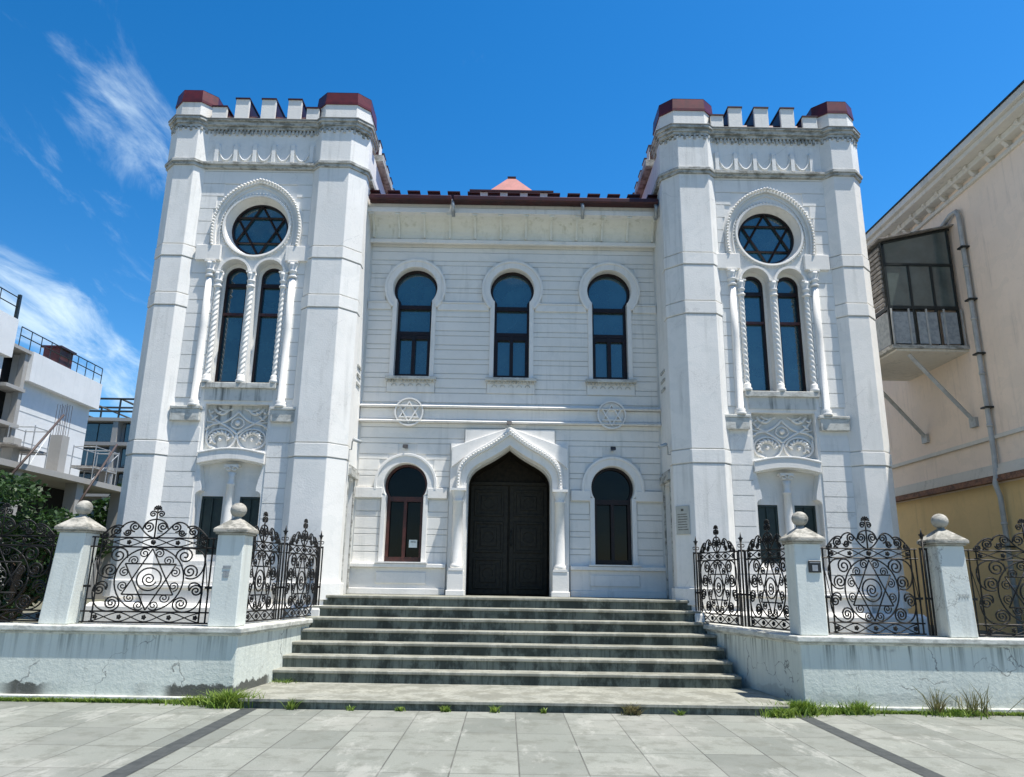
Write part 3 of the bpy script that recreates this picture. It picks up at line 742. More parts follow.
    co.box(3.6, 6.15, YP-.08, YP+.2, 9.88, 9.94).box(3.6, 6.15, YP-.12, YP+.2, 9.94, 10.02).box(3.6, 6.15, YP-.16, YP+.2, 10.02, 10.045).mat(1).box(3.6, 6.15, YP-.17, YP+.2, 10.045, 10.068).mat(0)
    for i in range(28): x = 3.86+i*.072; co.box(x-.02, x+.02, YP-.07, YP-.028, 9.80-.04*(i % 2), 9.88)
    # cornice runs back along both sides
    co.box(2.74, 2.95, 13.8, 17.1, 9.92, 10.07).box(6.56, 6.77, 13.8, 17.1, 9.92, 10.07).box(2.8, 6.7, 16.95, 17.1, 9.92, 10.069)
    co.box(2.79, 2.95, 13.1, 17.05, 9.05, 9.16).box(6.56, 6.72, 13.1, 17.05, 9.05, 9.16)
    obj('cornice', co, ['cornice_dirty', 'lip'], T, mirror=s, bevel=.006)
    # parapet with merlons
    pb = MB().frustum([(3.7, 12.67), (6.05, 12.67), (6.05, 13.1), (3.7, 13.1)], [(3.7, 12.80), (6.05, 12.80), (6.05, 13.1), (3.7, 13.1)], 10.07, 10.24); pb.box(3.0, 6.6, 13.0, 17.0, 9.9, 10.06)
    obj('tower_roof', pb, 'dark_red_metal', T, mirror=s)
    mz = [(3.93, .12, 10.33), (4.29, .13, 10.51), (4.80, .135, 10.51), (5.31, .13, 10.51), (5.74, .14, 10.33)]
    for x, hw, zt in mz:
        mm = MB().box(x-hw, x+hw, 12.64, 12.70, 10.07, zt).mat(1).box(x-hw+.003, x+hw-.003, 12.70, 13.30, 10.09, zt-.004).box(x-hw-.012, x+hw+.012, 12.62, 13.32, zt, zt+.028)
        obj('merlon', mm, ['white_trim', 'dark_red_metal'], T, mirror=s)
    for i in range(6):
        y = 14.05+i*.5
        for x in (2.86, 6.46):
            mm = MB().box(x-.012 if x < 4 else x+.2, x if x < 4 else x+.212, y-.13, y+.13, 10.07, 10.46).mat(1).box(x, x+.2, y-.13, y+.13, 10.07, 10.46).box(x-.025, x+.225, y-.145, y+.145, 10.46, 10.485)
            obj('merlon', mm, ['white_trim', 'dark_red_metal'], T, mirror=s)
    # rose window
    rw = MB(); yg = YP+.22
    rw.ring_y((CX, 7.87), [(.50, yg-.05), (.545, yg-.05), (.545, yg+.02), (.50, yg+.02)], 48)
    for k in range(2):
        pts = [(CX+.52*math.sin(q*2*PI/3+k*PI), yg-.03-.004*k, 7.87+.52*math.cos(q*2*PI/3+k*PI)) for q in range(3)]
        for q in range(3): rw.tube([pts[q], pts[(q+1) % 3]], .021, 4)
    R_ = obj('rose_window', rw, 'dark_frame', B, mirror=s)
    obj('pane', MB().plate(arc(CX, 7.87, .54, 0, 2*PI, 48)[:-1], [], yg, yg+.015), 'glass', R_, mirror=s)
    rg = MB()
    rg.ring_y((CX, 7.87), [(.60, YP+.01), (.535, YP+.16), (.535, YP+.195), (.62, YP+.195), (.62, YP+.01)], 48)
    rg.ring_y((CX, 7.87), [(.60, YP-.04), (.635, YP-.045), (.66, YP-.001), (.60, YP-.001)], 48)
    for i in range(64):
        a_ = i*2*PI/64; blob(rg, (CX+.668*math.cos(a_), YP-.02, 7.87+.668*math.sin(a_)), .016, 6)
    obj('rose_surround', rg, 'white_trim', R_, mirror=s)
    # cable-moulded arch over it
    ca = MB(); half = bez((.78, 7.46), (.85, 7.85), (.82, 8.28), (.47, 8.58), 16)[:-1]+bez((.47, 8.58), (.30, 8.725), (.13, 8.77), (0, 8.81), 8)
    pth = [(CX+x, z) for x, z in half]+[(CX-x, z) for x, z in half][::-1][1:]
    ca.band(offset(pth, -.055), offset(pth, .03), YP-.055, YP-.001)
    for j, (x, z) in enumerate(along(pth, .062)): blob(ca, (x, YP-.075, z), .027, 6)
    pin = offset(pth, -.12); ca.band(offset(pth, -.135), offset(pth, -.115), YP-.025, YP-.001)
    obj('cable_arch', ca, 'white_trim', T, mirror=s)
    # lancets
    for q in (-1, 1):
        x = CX+q*.33; f = MB(); o_ = [(x-.208, 4.862), (x+.208, 4.862)]+arc(x, 6.90, .208, 0, PI, 16)
        i_ = [(x-.168, 4.902), (x+.168, 4.902)]+arc(x, 6.90, .168, 0, PI, 16)
        f.plate(o_, [i_], YP+.205, YP+.26); f.box(x-.17, x+.17, YP+.20, YP+.255, 6.72, 6.79)
        L_ = obj('lancet_window', f, 'dark_frame', B, mirror=s)
        obj('transom', MB().box(x-.206, x+.206, YP+.195, YP+.25, 6.16, 6.21), 'brown_frame', L_, mirror=s)
        obj('pane', MB().plate(o_, [], YP+.262, YP+.275), 'glass', L_, mirror=s)
        am = MB(); xl = CX+q*.325
        am.band([(xl+.255*math.cos(t), 6.93+.255*math.sin(t)) for t in [PI*i/18 for i in range(19)]], [(xl+.30*math.cos(t), 6.93+.30*math.sin(t)) for t in [PI*i/18 for i in range(19)]], YP-.035, YP-.001)
        obj('arch_moulding', am, 'white_trim', L_, mirror=s)
        # shuttered opening at the foot
        g = MB().box(x-.183, x+.183, YP+.24, YP+.27, 1.852, 2.838); 
        G = obj('shuttered_window', g, 'green_wood', B, mirror=s)
        g2 = MB().plate(rect(x-.184, x+.184, 1.851, 2.839), [rect(x-.15, x-.01, 1.89, 2.80), rect(x+.01, x+.15, 1.89, 2.80)], YP+.21, YP+.24); obj('shutter_frame', g2, 'green_wood', G, mirror=s)
    # columns
    def capital(mb, x, y, z, r):
        mb.lathe([(r, 0), (r*1.35, .015), (r*1.35, .035), (r, .05), (r*.95, .10), (r*1.35, .12), (r*1.35, .14), (r*1.05, .16), (r*1.5, .24), (r*1.6, .28)], (x, y, z), 16)
        mb.box(x-r*1.5, x+r*1.5, y-r*1.5, y+r*1.3, z+.28, z+.31)
    for q in (-1, 1):
        k = MB(); x = CX+q*.76
        k.lathe([(.105, 0), (.105, .04), (.085, .07), (.095, .10), (.068, .13), (.064, 1.5), (.060, 2.42)], (x, YP-.025, 4.38), 16)
        capital(k, x, YP-.02, 6.82, .062)
        obj('column', k, 'white_trim', T, mirror=s)
    for q in (-1, 0, 1):
        x = CX+q*.60 + (0 if q else 0); k = MB(); y = YP+.0; r = .047
        k.lathe([(.085, 0), (.085, .05), (.065, .08), (.07, .12), (.055, .15)], (x, y, 4.82), 14)
        vs_ = []; fs = []; NZ = 190; nn = 18
        for i in range(NZ+1):
            z = 4.96+(6.64-4.96)*i/NZ
            for t in range(nn):
                a_ = t*2*PI/nn; rr_ = r*(1+.15*math.cos(3*(a_)+z*2*PI*10)); vs_.append((x+rr_*math.cos(a_), y+rr_*math.sin(a_), z))
        for i in range(NZ):
            for t in range(nn): fs.append((i*nn+t, i*nn+(t+1) % nn, (i+1)*nn+(t+1) % nn, (i+1)*nn+t))
        k.add(vs_, fs, True); capital(k, x, y, 6.63, .055)
        obj('twisted_column', k, 'white_trim', T, mirror=s)
    # imposts, pedestals, sill
    for q in (-1, 1):
        obj('impost_block', MB().box(CX+q*.60, CX+q*1.06, YP-.075, YP-.001, 7.15, 7.45), 'white_trim', T, mirror=s, bevel=.008)
    for q in (-1, 1):
        pd = MB(); pd.box(CX+q*.62, CX+q*1.13, YP-.085, YP-.001, 4.12, 4.33); pd.box(CX+q*.60, CX+q*1.14, YP-.10, YP-.001, 4.33, 4.38)
        obj('column_pedestal', pd, 'sill_dirty', T, mirror=s, bevel=.008)
    pd = MB(); pd.box(CX-.66, CX+.66, YP-.07, YP+.2, 4.72, 4.82)
    obj('apron', MB().box(CX-.60, CX+.60, YP-.02, YP-.001, 4.50, 4.72), 'drip_stained', T, mirror=s)
    obj('sill', pd, 'sill_dirty', T, mirror=s, bevel=.008)
    # carved relief
    rl = MB(); yy = YP+.10
    rl.mat(1).box(CX-.56, CX+.56, yy+.03, YP+.19, 3.62, 4.44).mat(0)
    def rt(pts, r=.022): rl.tube([(CX+a_, yy+.015, b_) for a_, b_ in pts], r, 6)
    for q in (-1, 1):
        rt(bez((0, 4.33), (q*.10, 4.20), (q*.22, 4.14), (q*.30, 4.12))); rt(bez((q*.30, 4.12), (q*.20, 4.06), (q*.10, 4.02), (0, 3.92)))
        rt(bez((q*.30, 4.12), (q*.42, 4.17), (q*.50, 4.24), (q*.54, 4.36))); rt(bez((q*.30, 4.12), (q*.44, 4.10), (q*.52, 4.08), (q*.55, 3.98)))
        rt(bez((q*.30, 4.12), (q*.45, 4.13), (q*.50, 4.14), (q*.55, 4.16)), .016)
        rt(bez((q*.18, 4.36), (q*.26, 4.24), (q*.36, 4.26), (q*.44, 4.38)), .026); rt(bez((q*.10, 4.38), (q*.2, 4.33), (q*.3, 4.32), (q*.36, 4.40)), .018)
        for rad in (.235, .125):
            rt([(q*(.28+rad*math.cos(t)), 3.83+rad*.80*math.sin(t)) for t in [-.9+i*.3 for i in range(int(16-rad*8))]], .021)
        rt(bez((0, 3.92), (q*.03, 3.80), (q*.05, 3.72), (q*.16, 3.66)), .022); rt(bez((q*.52, 3.98), (q*.57, 3.8), (q*.5, 3.70), (q*.30, 3.65)), .022)
        rt(bez((q*.10, 4.12), (q*.12, 4.18), (q*.06, 4.2), (0, 4.22)), .016); rt(bez((q*.12, 4.12), (q*.10, 4.05), (q*.04, 4.03), (0, 4.02)), .016)
        blob(rl, (CX+q*.28, yy, 3.83), .035)
        for k_ in range(9):
            a_ = -.5+k_*.42; r0_ = .20; c0 = (q*(.28+r0_*math.cos(a_)), 3.83+r0_*.8*math.sin(a_)); c1 = (q*(.28+(r0_-.085)*math.cos(a_+.55)), 3.83+(r0_-.085)*.8*math.sin(a_+.55))
            rl.tube([(CX+c0[0], yy, c0[1]), (CX+(c0[0]+c1[0])/2, yy-.02, (c0[1]+c1[1])/2), (CX+c1[0], yy+.01, c1[1])], .02, 6, rr=[.010, .026, .006])
        for px_, pz_ in ((.40, 4.22), (.47, 4.30), (.34, 4.30), (.50, 4.05), (.44, 4.18)):
            rl.tube([(CX+q*(px_-.04), yy, pz_+.03), (CX+q*px_, yy-.02, pz_), (CX+q*(px_+.04), yy, pz_-.02)], .02, 6, rr=[.006, .022, .006])
    blob(rl, (CX, yy, 4.12), .05)
    obj('carved_relief', rl, ['white_trim', 'drip_stained'], T, mirror=s)
    # arched lintel below the relief
    al = MB(); N = 14
    top = [(CX-.58+1.16*i/N, 3.545+.085*math.sin(PI*i/N)) for i in range(N+1)]; low = [(CX-.58+1.16*i/N, 3.375+.085*math.sin(PI*i/N)) for i in range(N+1)]
    al.band(low, top, YP-.055, YP+.1); al.band([(x, z+.17) for x, z in low], [(x, z+.20) for x, z in low], YP-.07, YP+.1)
    obj('arched_lintel', al, 'white_trim', T, mirror=s, bevel=.006)
    nc = MB().lathe([(.10, 0), (.10, .05), (.08, .08), (.088, .11), (.08, .14), (.072, .9), (.06, 1.28), (.075, 1.29), (.075, 1.31), (.055, 1.33), (.05, 1.42), (.075, 1.5)], (CX, YP+.09, 1.74), 16)
    for q in (-1, 1): nc.tube([(CX+q*(.02+.065*math.cos(t)*(1-t/9)+.04), YP+.03, 3.30+.05*math.sin(t)*(1-t/9)) for t in [i*.6 for i in range(12)]], .014, 5)
    nc.box(CX-.12, CX+.12, YP+.02, YP+.18, 3.345, 3.375).box(CX-.56, CX+.56, YP+.0, YP+.19, 1.62, 1.74)
    obj('niche_column', nc, 'white_trim', T, mirror=s)
    return T
tower(1); tower(-1)

# ------------------------------------------------------------------ boundary walls
def poly_wall(pts_top, z0, z1): pass
def bwall(s, x_corner, label, xfar):
    t = thing('boundary_wall', label, 'wall', (s*x_corner, 9.75, 0))
    xe = s*3.04; Ye = 12.40
    base = [(s*x_corner, 9.75), (xe, Ye), (xe+s*.30, Ye), (s*(x_corner+.30), 10.08), (s*xfar, 10.08), (s*xfar, 9.75)]
    b = MB().prism_z(base, -.01, .80); obj('wall_body', b, 'wallmat', t, bevel=.01)
    cap = MB()
    def off(d): return [(s*(x_corner-d), 9.75-d), (xe-s*d, Ye), (xe+s*.30, Ye), (s*(x_corner+.30), 10.08+d), (s*xfar, 10.08+d), (s*xfar, 9.75-d)]
    cap.prism_z(off(.02), .785, .815); cap.prism_z(off(.055), .815, .885)
    obj('coping', cap, 'coping', t, bevel=.014, bevseg=2)
    pl_ = MB().box(s*x_corner, s*xfar, 9.71, 9.76, -.01, .075); obj('footing', pl_, 'coping', t, bevel=.012)
paint('coping', (.64, .645, .59), amt=.6, streak=.6, top_dirt=.42)
bwall(-1, 3.36, 'white plaster boundary wall left of the steps, cracked and black with damp at its foot', 16)
bwall(1, 3.66, 'white plaster boundary wall right of the steps, streaked grey under its coping', 14)

# ------------------------------------------------------------------ gate piers
PW = .36
def pier(label, x, y, lean=0):
    t = thing('gate_pier', label, 'pier', (x, y, .885), 'white piers with ball finials on the boundary walls')
    h = PW/2; L = lambda: MB()
    sq = lambda e, dx: [(x-e+dx, y-e), (x+e+dx, y-e), (x+e+dx, y+e), (x-e+dx, y+e)]
    obj('shaft', MB().frustum(sq(h, 0), sq(h-.006, lean), .886, 2.03), 'pier', t, bevel=.012); x += lean
    c = MB(); q = h+.045; k = .05
    c.box(x-h-.02, x+h+.02, y-h-.02, y+h+.02, 2.03, 2.055); c.box(x-q, x+q, y-q, y+q, 2.055, 2.10)
    c.frustum([(x-q, y-q), (x+q, y-q), (x+q, y+q), (x-q, y+q)], [(x-k, y-k), (x+k, y-k), (x+k, y+k), (x-k, y+k)], 2.10, 2.245)
    obj('pier_cap', c, 'stone_cap', t, bevel=.01, bevseg=2)
    b = MB().lathe([(.07, 0), (.05, .015), (.045, .035)]+[(.105*math.cos(a), .125+.098*math.sin(a)) for a in [(-70+i*16)*PI/180 for i in range(11)]], (x, y, 2.23), 20)
    obj('ball_finial', b, 'stone_cap', t)
    return t
PY = 9.98
pier('white pier with ball and cracked side, at the left corner of the steps', -3.60, PY)
pier('plain white pier furthest left, beside the green bush', -5.73, PY, .08)
pier('white pier bearing a small black plate, at the right corner of the steps', 3.87, PY)
pier('white pier furthest right, with faint scribble on its face', 5.77, PY, -.03)
# plate on the pier
t = thing('wall_plate', 'small black plate with a grey square on the pier right of the steps', 'sign', (3.93, PY-PW/2, 1.72))
fx = PY-PW/2
obj('plate_body', MB().box(3.86, 4.02, fx-.016, fx-.001, 1.66, 1.81), 'black_plastic', t, bevel=.004)
obj('plate_square', MB().box(3.905, 3.975, fx-.02, fx-.0165, 1.68, 1.755), 'screen_grey', t)
obj('plate_line', MB().box(3.875, 4.005, fx-.0195, fx-.0165, 1.78, 1.789), 'screen_grey', t)
sc = MB().box(-3.66, -3.56, fx-.004, fx-.001, 1.60, 1.635).box(-3.65, -3.575, fx-.004, fx-.001, 1.49, 1.57)
tag(obj('torn_sticker', sc, 'grey_scuff', origin=(-3.6, fx, 1.5)), 'torn grey sticker remains on the pier left of the steps', 'sticker')
gr = MB()
for i in range(4): gr.tube([(5.76+i*.035+dx, fx-.003, 1.36+dz) for dx, dz in ((0, 0), (.012, .06), (.02, .01), (.03, .065))], .002, 4)
tag(obj('scribble', gr, 'grey_scuff', origin=(5.85, fx, 1.36)), 'faint grey scribble drawn on the face of the rightmost pier', 'graffiti')

# ------------------------------------------------------------------ wrought iron fence panels
def spiral(c, r0, turns, a0, d, r1=.12, n=26):
    return [(c[0]+(r0*(1-(1-r1)*i/n))*math.cos(a0+d*turns*2*PI*i/n), c[1]+(r0*(1-(1-r1)*i/n))*math.sin(a0+d*turns*2*PI*i/n)) for i in range(n+1)]
def fence_panel(name, label, W_, H=1.08, group='black wrought iron fence panels with stars'):
    t = thing(name, label, 'fence', (0, 0, 0), group)
    sx = W_/650.; sz = H/470.; r = .0110
    def M(p): return ((p[0]-415)*sx, (670-p[1])*sz)
    def T3(mb, pts, rad=r, n=5): mb.tube([(x, 0, z) for x, z in [M(p) for p in pts]], rad, n)
    fr = MB()
    for y in (200, 253, 607, 664): T3(fr, [(92, y), (738, y)], .010, 4)
    for x in (112, 152, 690, 722): T3(fr, [(x, 196), (x, 668)], .012, 4)
    for x in (112, 152, 690, 722): pass
    for x, m_ in ((132, 1), (706, 1)):
        T3(fr, [(112 if x < 400 else 690, 300), (152 if x < 400 else 722, 520)], .006, 4)
    fr.box(-W_/2+.0, -W_/2+.09, -.012, .012, .44, .47); fr.box(W_/2-.09, W_/2, -.012, .012, .44, .47)
    obj('frame', fr, 'iron', t)
    sw_ = MB(); C = (415, 430)
    # star of two interlocked triangles, every point split into a pair of curls
    Rx, Ry = 150, 168
    for k in range(2):
        V = [(C[0]+Rx*1.0*math.sin(q*2*PI/3+k*PI), C[1]-Ry*math.cos(q*2*PI/3+k*PI)) for q in range(3)]
        for q in range(3):
            a_, b_ = V[q], V[(q+1) % 3]
            T3(sw_, [a_, b_], 0.0099)
        for q in range(3):
            v = V[q]; an = math.atan2(v[1]-C[1], v[0]-C[0])
            for d in (-1, 1):
                cc = (v[0]-26*math.cos(an)+d*38*math.sin(an)*-1, v[1]-26*math.sin(an)+d*38*math.cos(an))
                T3(sw_, spiral(cc, 27, 1.7, math.atan2(v[1]-cc[1], v[0]-cc[0]), d), 0.0086)
    T3(sw_, [(C[0]+62*math.cos(i*PI/12), C[1]+62*math.sin(i*PI/12)) for i in range(25)], 0.0106)
    T3(sw_, spiral(C, 40, 1.9, .4, 1), 0.0099)
    T3(sw_, [(C[0]+175*math.cos(i*PI/20), C[1]+176*math.sin(i*PI/20)) for i in range(41)], 0.0106)
    for q in (-1, 1):
        mx = lambda p: (415+q*(p[0]-415), p[1])
        D = -q
        T3(sw_, [mx(p) for p in spiral((585, 300), 48, 1.9, PI*.9, 1)], 0.0112)
        T3(sw_, [mx(p) for p in spiral((618, 385), 40, 1.9, PI*.2, -1)], 0.0112)
        T3(sw_, [mx(p) for p in bez((540, 285), (560, 240), (690, 240), (690, 330))], 0.0106); T3(sw_, [mx(p) for p in bez((690, 330), (690, 400), (650, 440), (600, 420))], 0.0106)
        T3(sw_, [mx(p) for p in spiral((660, 490), 34, 1.9, PI, 1)], 0.0112); T3(sw_, [mx(p) for p in spiral((590, 562), 34, 1.9, -PI/2, 1)], 0.0112)
        T3(sw_, [mx(p) for p in bez((626, 490), (600, 430), (690, 430), (692, 500))], 0.0106); T3(sw_, [mx(p) for p in bez((590, 528), (540, 530), (530, 600), (600, 606))], 0.0106)
        T3(sw_, [mx(p) for p in bez((600, 606), (660, 606), (690, 560), (692, 500))], 0.0106)
        # bands of crossed bars
        for (xa, xb, ya, yb) in ((415, 545, 205, 248), (545, 690, 205, 248), (415, 545, 612, 660), (545, 690, 612, 660)):
            T3(sw_, [mx(p) for p in bez((xa, ya), (xa+40, ya), (xb-40, yb), (xb, yb), 8)], 0.0079); T3(sw_, [mx(p) for p in bez((xa, yb), (xa+40, yb), (xb-40, ya), (xb, ya), 8)], 0.0079)
    for yb in (227, 636):
        for x in (170, 290, 415, 540, 672):
            px, pz = M((x, yb))
            for a_ in range(5): blob(sw_, (px+.020*math.cos(a_*2*PI/5), -.004, pz+.020*math.sin(a_*2*PI/5)), .015, 6)
            blob(sw_, (px, -.014, pz), .012, 6)
    obj('scrollwork', sw_, 'iron', t)
    cr = MB()
    for q in (-1, 1):
        mx = lambda p: (415+q*(p[0]-415), p[1])
        for cc, rad, a0, d in (((452, 138), 28, PI*.5, 1), ((520, 140), 28, PI*.5, -1), ((555, 172), 20, 0, 1), ((612, 165), 30, PI*.5, -1), ((668, 185), 18, 0, 1)):
            T3(cr, [mx(p) for p in spiral(cc, rad, 1.75, a0, d)], 0.0112)
        T3(cr, [mx(p) for p in bez((425, 200), (490, 175), (500, 100), (545, 112))], 0.0106); T3(cr, [mx(p) for p in bez((545, 112), (590, 120), (590, 165), (640, 195))], 0.0106)
        T3(cr, [mx(p) for p in bez((415, 95), (440, 100), (470, 100), (480, 150))], 0.0106)
        T3(cr, [mx(p) for p in bez((580, 140), (620, 115), (650, 150), (690, 196))], 0.0106)
        T3(cr, [mx(p) for p in spiral((436, 66), 19, 1.5, PI*1.1, 1)], 0.0106)
    T3(cr, [(415, 200), (415, 40)], .011)
    px, pz = M((415, 38))
    for a_ in range(7): cr.tube([(px, 0, pz), (px+.045*math.cos(PI*a_/6), 0, pz+.04*math.sin(PI*a_/6))], .008, 5); blob(cr, (px+.047*math.cos(PI*a_/6), 0, pz+.042*math.sin(PI*a_/6)), .013, 6)
    px, pz = M((415, 225)); blob(cr, (px, -.01, pz), .035, 8)
    obj('cresting', cr, 'iron', t)
    return t
def fence_post(label, loc, H=1.1):
    t = thing('fence_post', label, 'post', loc, 'iron posts between the fence panels'); x, y, z = loc
    a_ = MB().box(x-.05, x-.032, y-.01, y+.01, z, z+H).box(x+.032, x+.05, y-.01, y+.01, z, z+H).box(x-.05, x+.05, y-.008, y+.008, z+.44, z+.47).box(x-.05, x+.05, y-.008, y+.008, z+H-.03, z+H)
    a_.tube([(x, y, z), (x, y, z+H+.15)], .014, 6)
    obj('post_bars', a_, 'iron', t)
    b = MB()
    for s in (-1, 1): b.tube([(x+s*(.028+.022*math.cos(k)), y, z+H+.06+.022*math.sin(k)) for k in [i*.6 for i in range(11)]], .007, 5)
    b.tube([(x, y, z+H+.10), (x, y, z+H+.16), (x, y, z+H+.20), (x, y, z+H+.26)], .01, 6, rr=[.01, .026, .012, .002])
    b.tube([(x-.035, y, z+H+.17), (x+.035, y, z+H+.17)], .010, 5)
    obj('finial', b, 'iron', t); return t
ZB = .90
gl = 'scrolled iron star panel '
p0 = fence_panel('iron_fence', gl+'between the two left piers', 1.66); p0.location = (-4.67, 9.98, ZB)
dup(p0, (-6.68, 9.98, ZB), 0, gl+'furthest left, in front of the bush')
p1 = fence_panel('iron_fence', gl+'between the two right piers', 1.30); p1.location = (4.74, 9.98, ZB)
dup(p0, (6.84, 9.98, ZB), 0, gl+'furthest right, before the ochre wall')
# the side runs beside the steps
for s, xc in ((-1, 3.60), (1, 3.87)):
    A = Vector((s*xc, 10.17, ZB)); E_ = Vector((s*3.10, 12.52, ZB)); d = (E_-A); L = d.length; u = d.normalized(); rz = math.atan2(u.y, u.x)
    sd = 'left' if s < 0 else 'right'
    w = (L-.12)/2
    if s < 0: q = fence_panel('iron_fence', gl+'by the pier on the left side of the steps', w)
    else: q = dup(sidep, (0, 0, 0), 0, gl+'by the pier on the right side of the steps')
    q.location = A+u*(w/2+.01); q.rotation_euler.z = rz
    if s < 0: sidep = q
    q2 = dup(sidep, A+u*(w*1.5+.11), rz, gl+f'by the tower on the {sd} side of the steps')
    pm = A+u*(w+.06)
    fence_post(f'double iron post midway along the {sd} side of the steps', tuple(pm))
    fence_post(f'iron post ending the fence against the {sd} tower', tuple(E_))
fence_post('double iron post beside the rightmost pier', (5.47, 9.98, ZB))

# ------------------------------------------------------------------ small fittings
def flood(x, z, label, y=YF-.02):
    t = thing('floodlight', label, 'lamp', (x, y, z), 'small black floodlights over the doorways and windows')
    obj('bracket', MB().box(x-.012, x+.012, y-.14, y-.001, z, z+.02).box(x-.03, x+.03, y-.02, y, z-.03, z+.05), 'galv', t)
    obj('lamp_housing', MB().frustum([(x-.05, y-.19), (x+.05, y-.19), (x+.035, y-.12), (x-.035, y-.12)], [(x-.05, y-.15), (x+.05, y-.15), (x+.03, y-.11), (x-.03, y-.11)], z-.035, z+.035), 'black_plastic', t, bevel=.006)
flood(-1.95, 3.90, 'small floodlight above the lower left window')
flood(1.93, 3.92, 'small floodlight above the lower right window')
flood(-.02, 4.36, 'small floodlight at the point of the entrance arch', YF-.1)
for s, lb in ((-1, 'left'), (1, 'right')):
    x = s*2.85; y = 12.98; z = 3.82
    t = thing('security_camera', f'small white security camera on a bent arm on the {lb} tower', 'camera', (x, y, z), 'security cameras on the inner tower corners')
    obj('arm', MB().tube([(x, y, z-.12), (x-s*.05, y, z-.12), (x-s*.06, y-.02, z+.02), (x-s*.10, y-.04, z+.05)], .012, 6), 'galv', t)
    obj('camera_body', MB().tube([(x-s*.08, y-.02, z+.06), (x-s*.22, y-.10, z+.0)], .032, 10), 'plaster_grey', t)
    if s > 0:
        t = thing('plaque', 'pale stone plaque of carved lines on the right tower beside the side doorway', 'plaque', (2.86, 12.95, 2.5))
# plaque lies on the chamfer of the inner right turret
import bmesh
t = [o for o in COL.objects if o.name.startswith('plaque')][0]
ax, ay = 2.872, 12.86; bx, by = 3.108, 12.622
u = Vector((bx-ax, by-ay, 0)).normalized(); nrm = Vector((-1, -1, 0)).normalized()
def on_ch(mb, a0, a1, z0, z1, d0, d1):
    P = []
    for z in (z0, z1):
        for (a_, d_) in ((a0, d0), (a1, d0), (a1, d1), (a0, d1)): v = Vector((2.85, 12.88, 0))+u*a_+nrm*d_; P.append((v.x, v.y, z))
    mb.add(P, [(0, 1, 2, 3), (7, 6, 5, 4), (0, 4, 5, 1), (1, 5, 6, 2), (2, 6, 7, 3), (3, 7, 4, 0)])
pb = MB(); on_ch(pb, .04, .30, 2.30, 2.78, .001, .025); obj('slab', pb, 'marble', t, bevel=.004)
pl2 = MB(); on_ch(pl2, .145, .195, 2.69, 2.73, .026, .028)
random.seed(3)
for i in range(7):
    z = 2.63-i*.043; a_ = .075+random.uniform(0, .01)
    while a_ < .265-random.uniform(0, .02):
        w = random.uniform(.008, .022); on_ch(pl2, a_, a_+w, z, z+.015, .026, .028); a_ += w+.007
obj('carved_text', pl2, 'letter', t)
nt = MB().box(-1.83, -1.68, YF+.10, YF+.104, 2.06, 2.20); t = thing('paper_notice', 'pale paper notice taped inside the lower left window', 'notice', (-1.75, YF+.1, 2.1))
obj('sheet', nt, 'paper', t); obj('print', MB().box(-1.80, -1.745, YF+.097, YF+.0995, 2.155, 2.17).box(-1.735, -1.71, YF+.097, YF+.0995, 2.155, 2.168), 'ink', t)

# ------------------------------------------------------------------ ochre neighbour on the right
XN = 9.0
N_ = thing('neighbour_house', 'tall cream and ochre rendered house with bracketed cornice at right', 'building', (XN, 12, 0))
wl = MB().box(XN, 22, 10.3, 34, 3.36, 9.4); obj('upper_wall', wl, 'cream', N_)
obj('lower_wall', MB().box(XN+.02, 22, 10.32, 33.98, 0, 3.36), 'ochre', N_)
cn = MB().box(XN-.50, 22.2, 10.0, 34.2, 9.56, 9.70).box(XN-.42, 22.2, 10.05, 34.2, 9.46, 9.56).box(XN-.06, 22.1, 10.2, 34.1, 9.16, 9.24).box(XN-.20, 22.1, 10.1, 34.1, 9.34, 9.46)
nco = obj('cornice', cn, 'cream_trim', N_, bevel=.01)
for i in range(46):
    bk = MB(); y = 10.35+i*.5; pr = [(XN-.001, 9.245), (XN-.08, 9.25), (XN-.15, 9.33), (XN-.24, 9.40), (XN-.24, 9.455), (XN-.001, 9.455)]; k = len(pr)
    bk.add([(x, y-.045, z) for x, z in pr]+[(x, y+.045, z) for x, z in pr], [tuple(range(k))[::-1], tuple(range(k, 2*k))]+[(a, (a+1) % k, k+(a+1) % k, k+a) for a in range(k)])
    obj('cornice_bracket', bk, 'cream_trim', nco)
obj('roof_edge', MB().box(XN-.53, 22.3, 9.97, 34.3, 9.70, 9.72), 'dark_steel', nco)
md = MB().box(XN-.05, XN, 10.25, 34, 4.17, 4.24).box(XN-.07, XN, 10.25, 34, 3.62, 3.70).box(XN-.11, XN, 10.25, 34, 3.50, 3.56).box(XN-.09, XN, 10.25, 34, 3.56, 3.62)
obj('wall_moulding', md, 'cream_trim', N_)
obj('red_flashing', MB().box(XN-.13, XN, 10.25, 34, 3.385, 3.43).box(XN-.1, XN, 10.25, 34, 3.43, 3.50) , 'rust', N_)
dp = MB().tube([(XN-.08, 14.5, 8.60), (XN-.08, 13.72, 8.86), (XN-.08, 13.52, 8.84), (XN-.08, 13.46, 8.70), (XN-.08, 13.46, 3.9), (XN-.10, 13.46, 3.5), (XN-.14, 13.46, 3.35), (XN-.08, 13.46, 3.1), (XN-.08, 13.46, 0)], .045, 10)
for z in (7.6, 6.5, 5.4, 4.4, 2.6, 1.5): dp.lathe([(.055, 0), (.055, .05)], (XN-.08, 13.46, z), 10)
dpo = obj('downpipe', dp, 'pipe_paint', N_)
for z in (8.0, 6.9, 5.8, 4.75, 2.2): obj('pipe_bracket', MB().box(XN-.16, XN, 13.38, 13.54, z, z+.03), 'dark_steel', dpo)
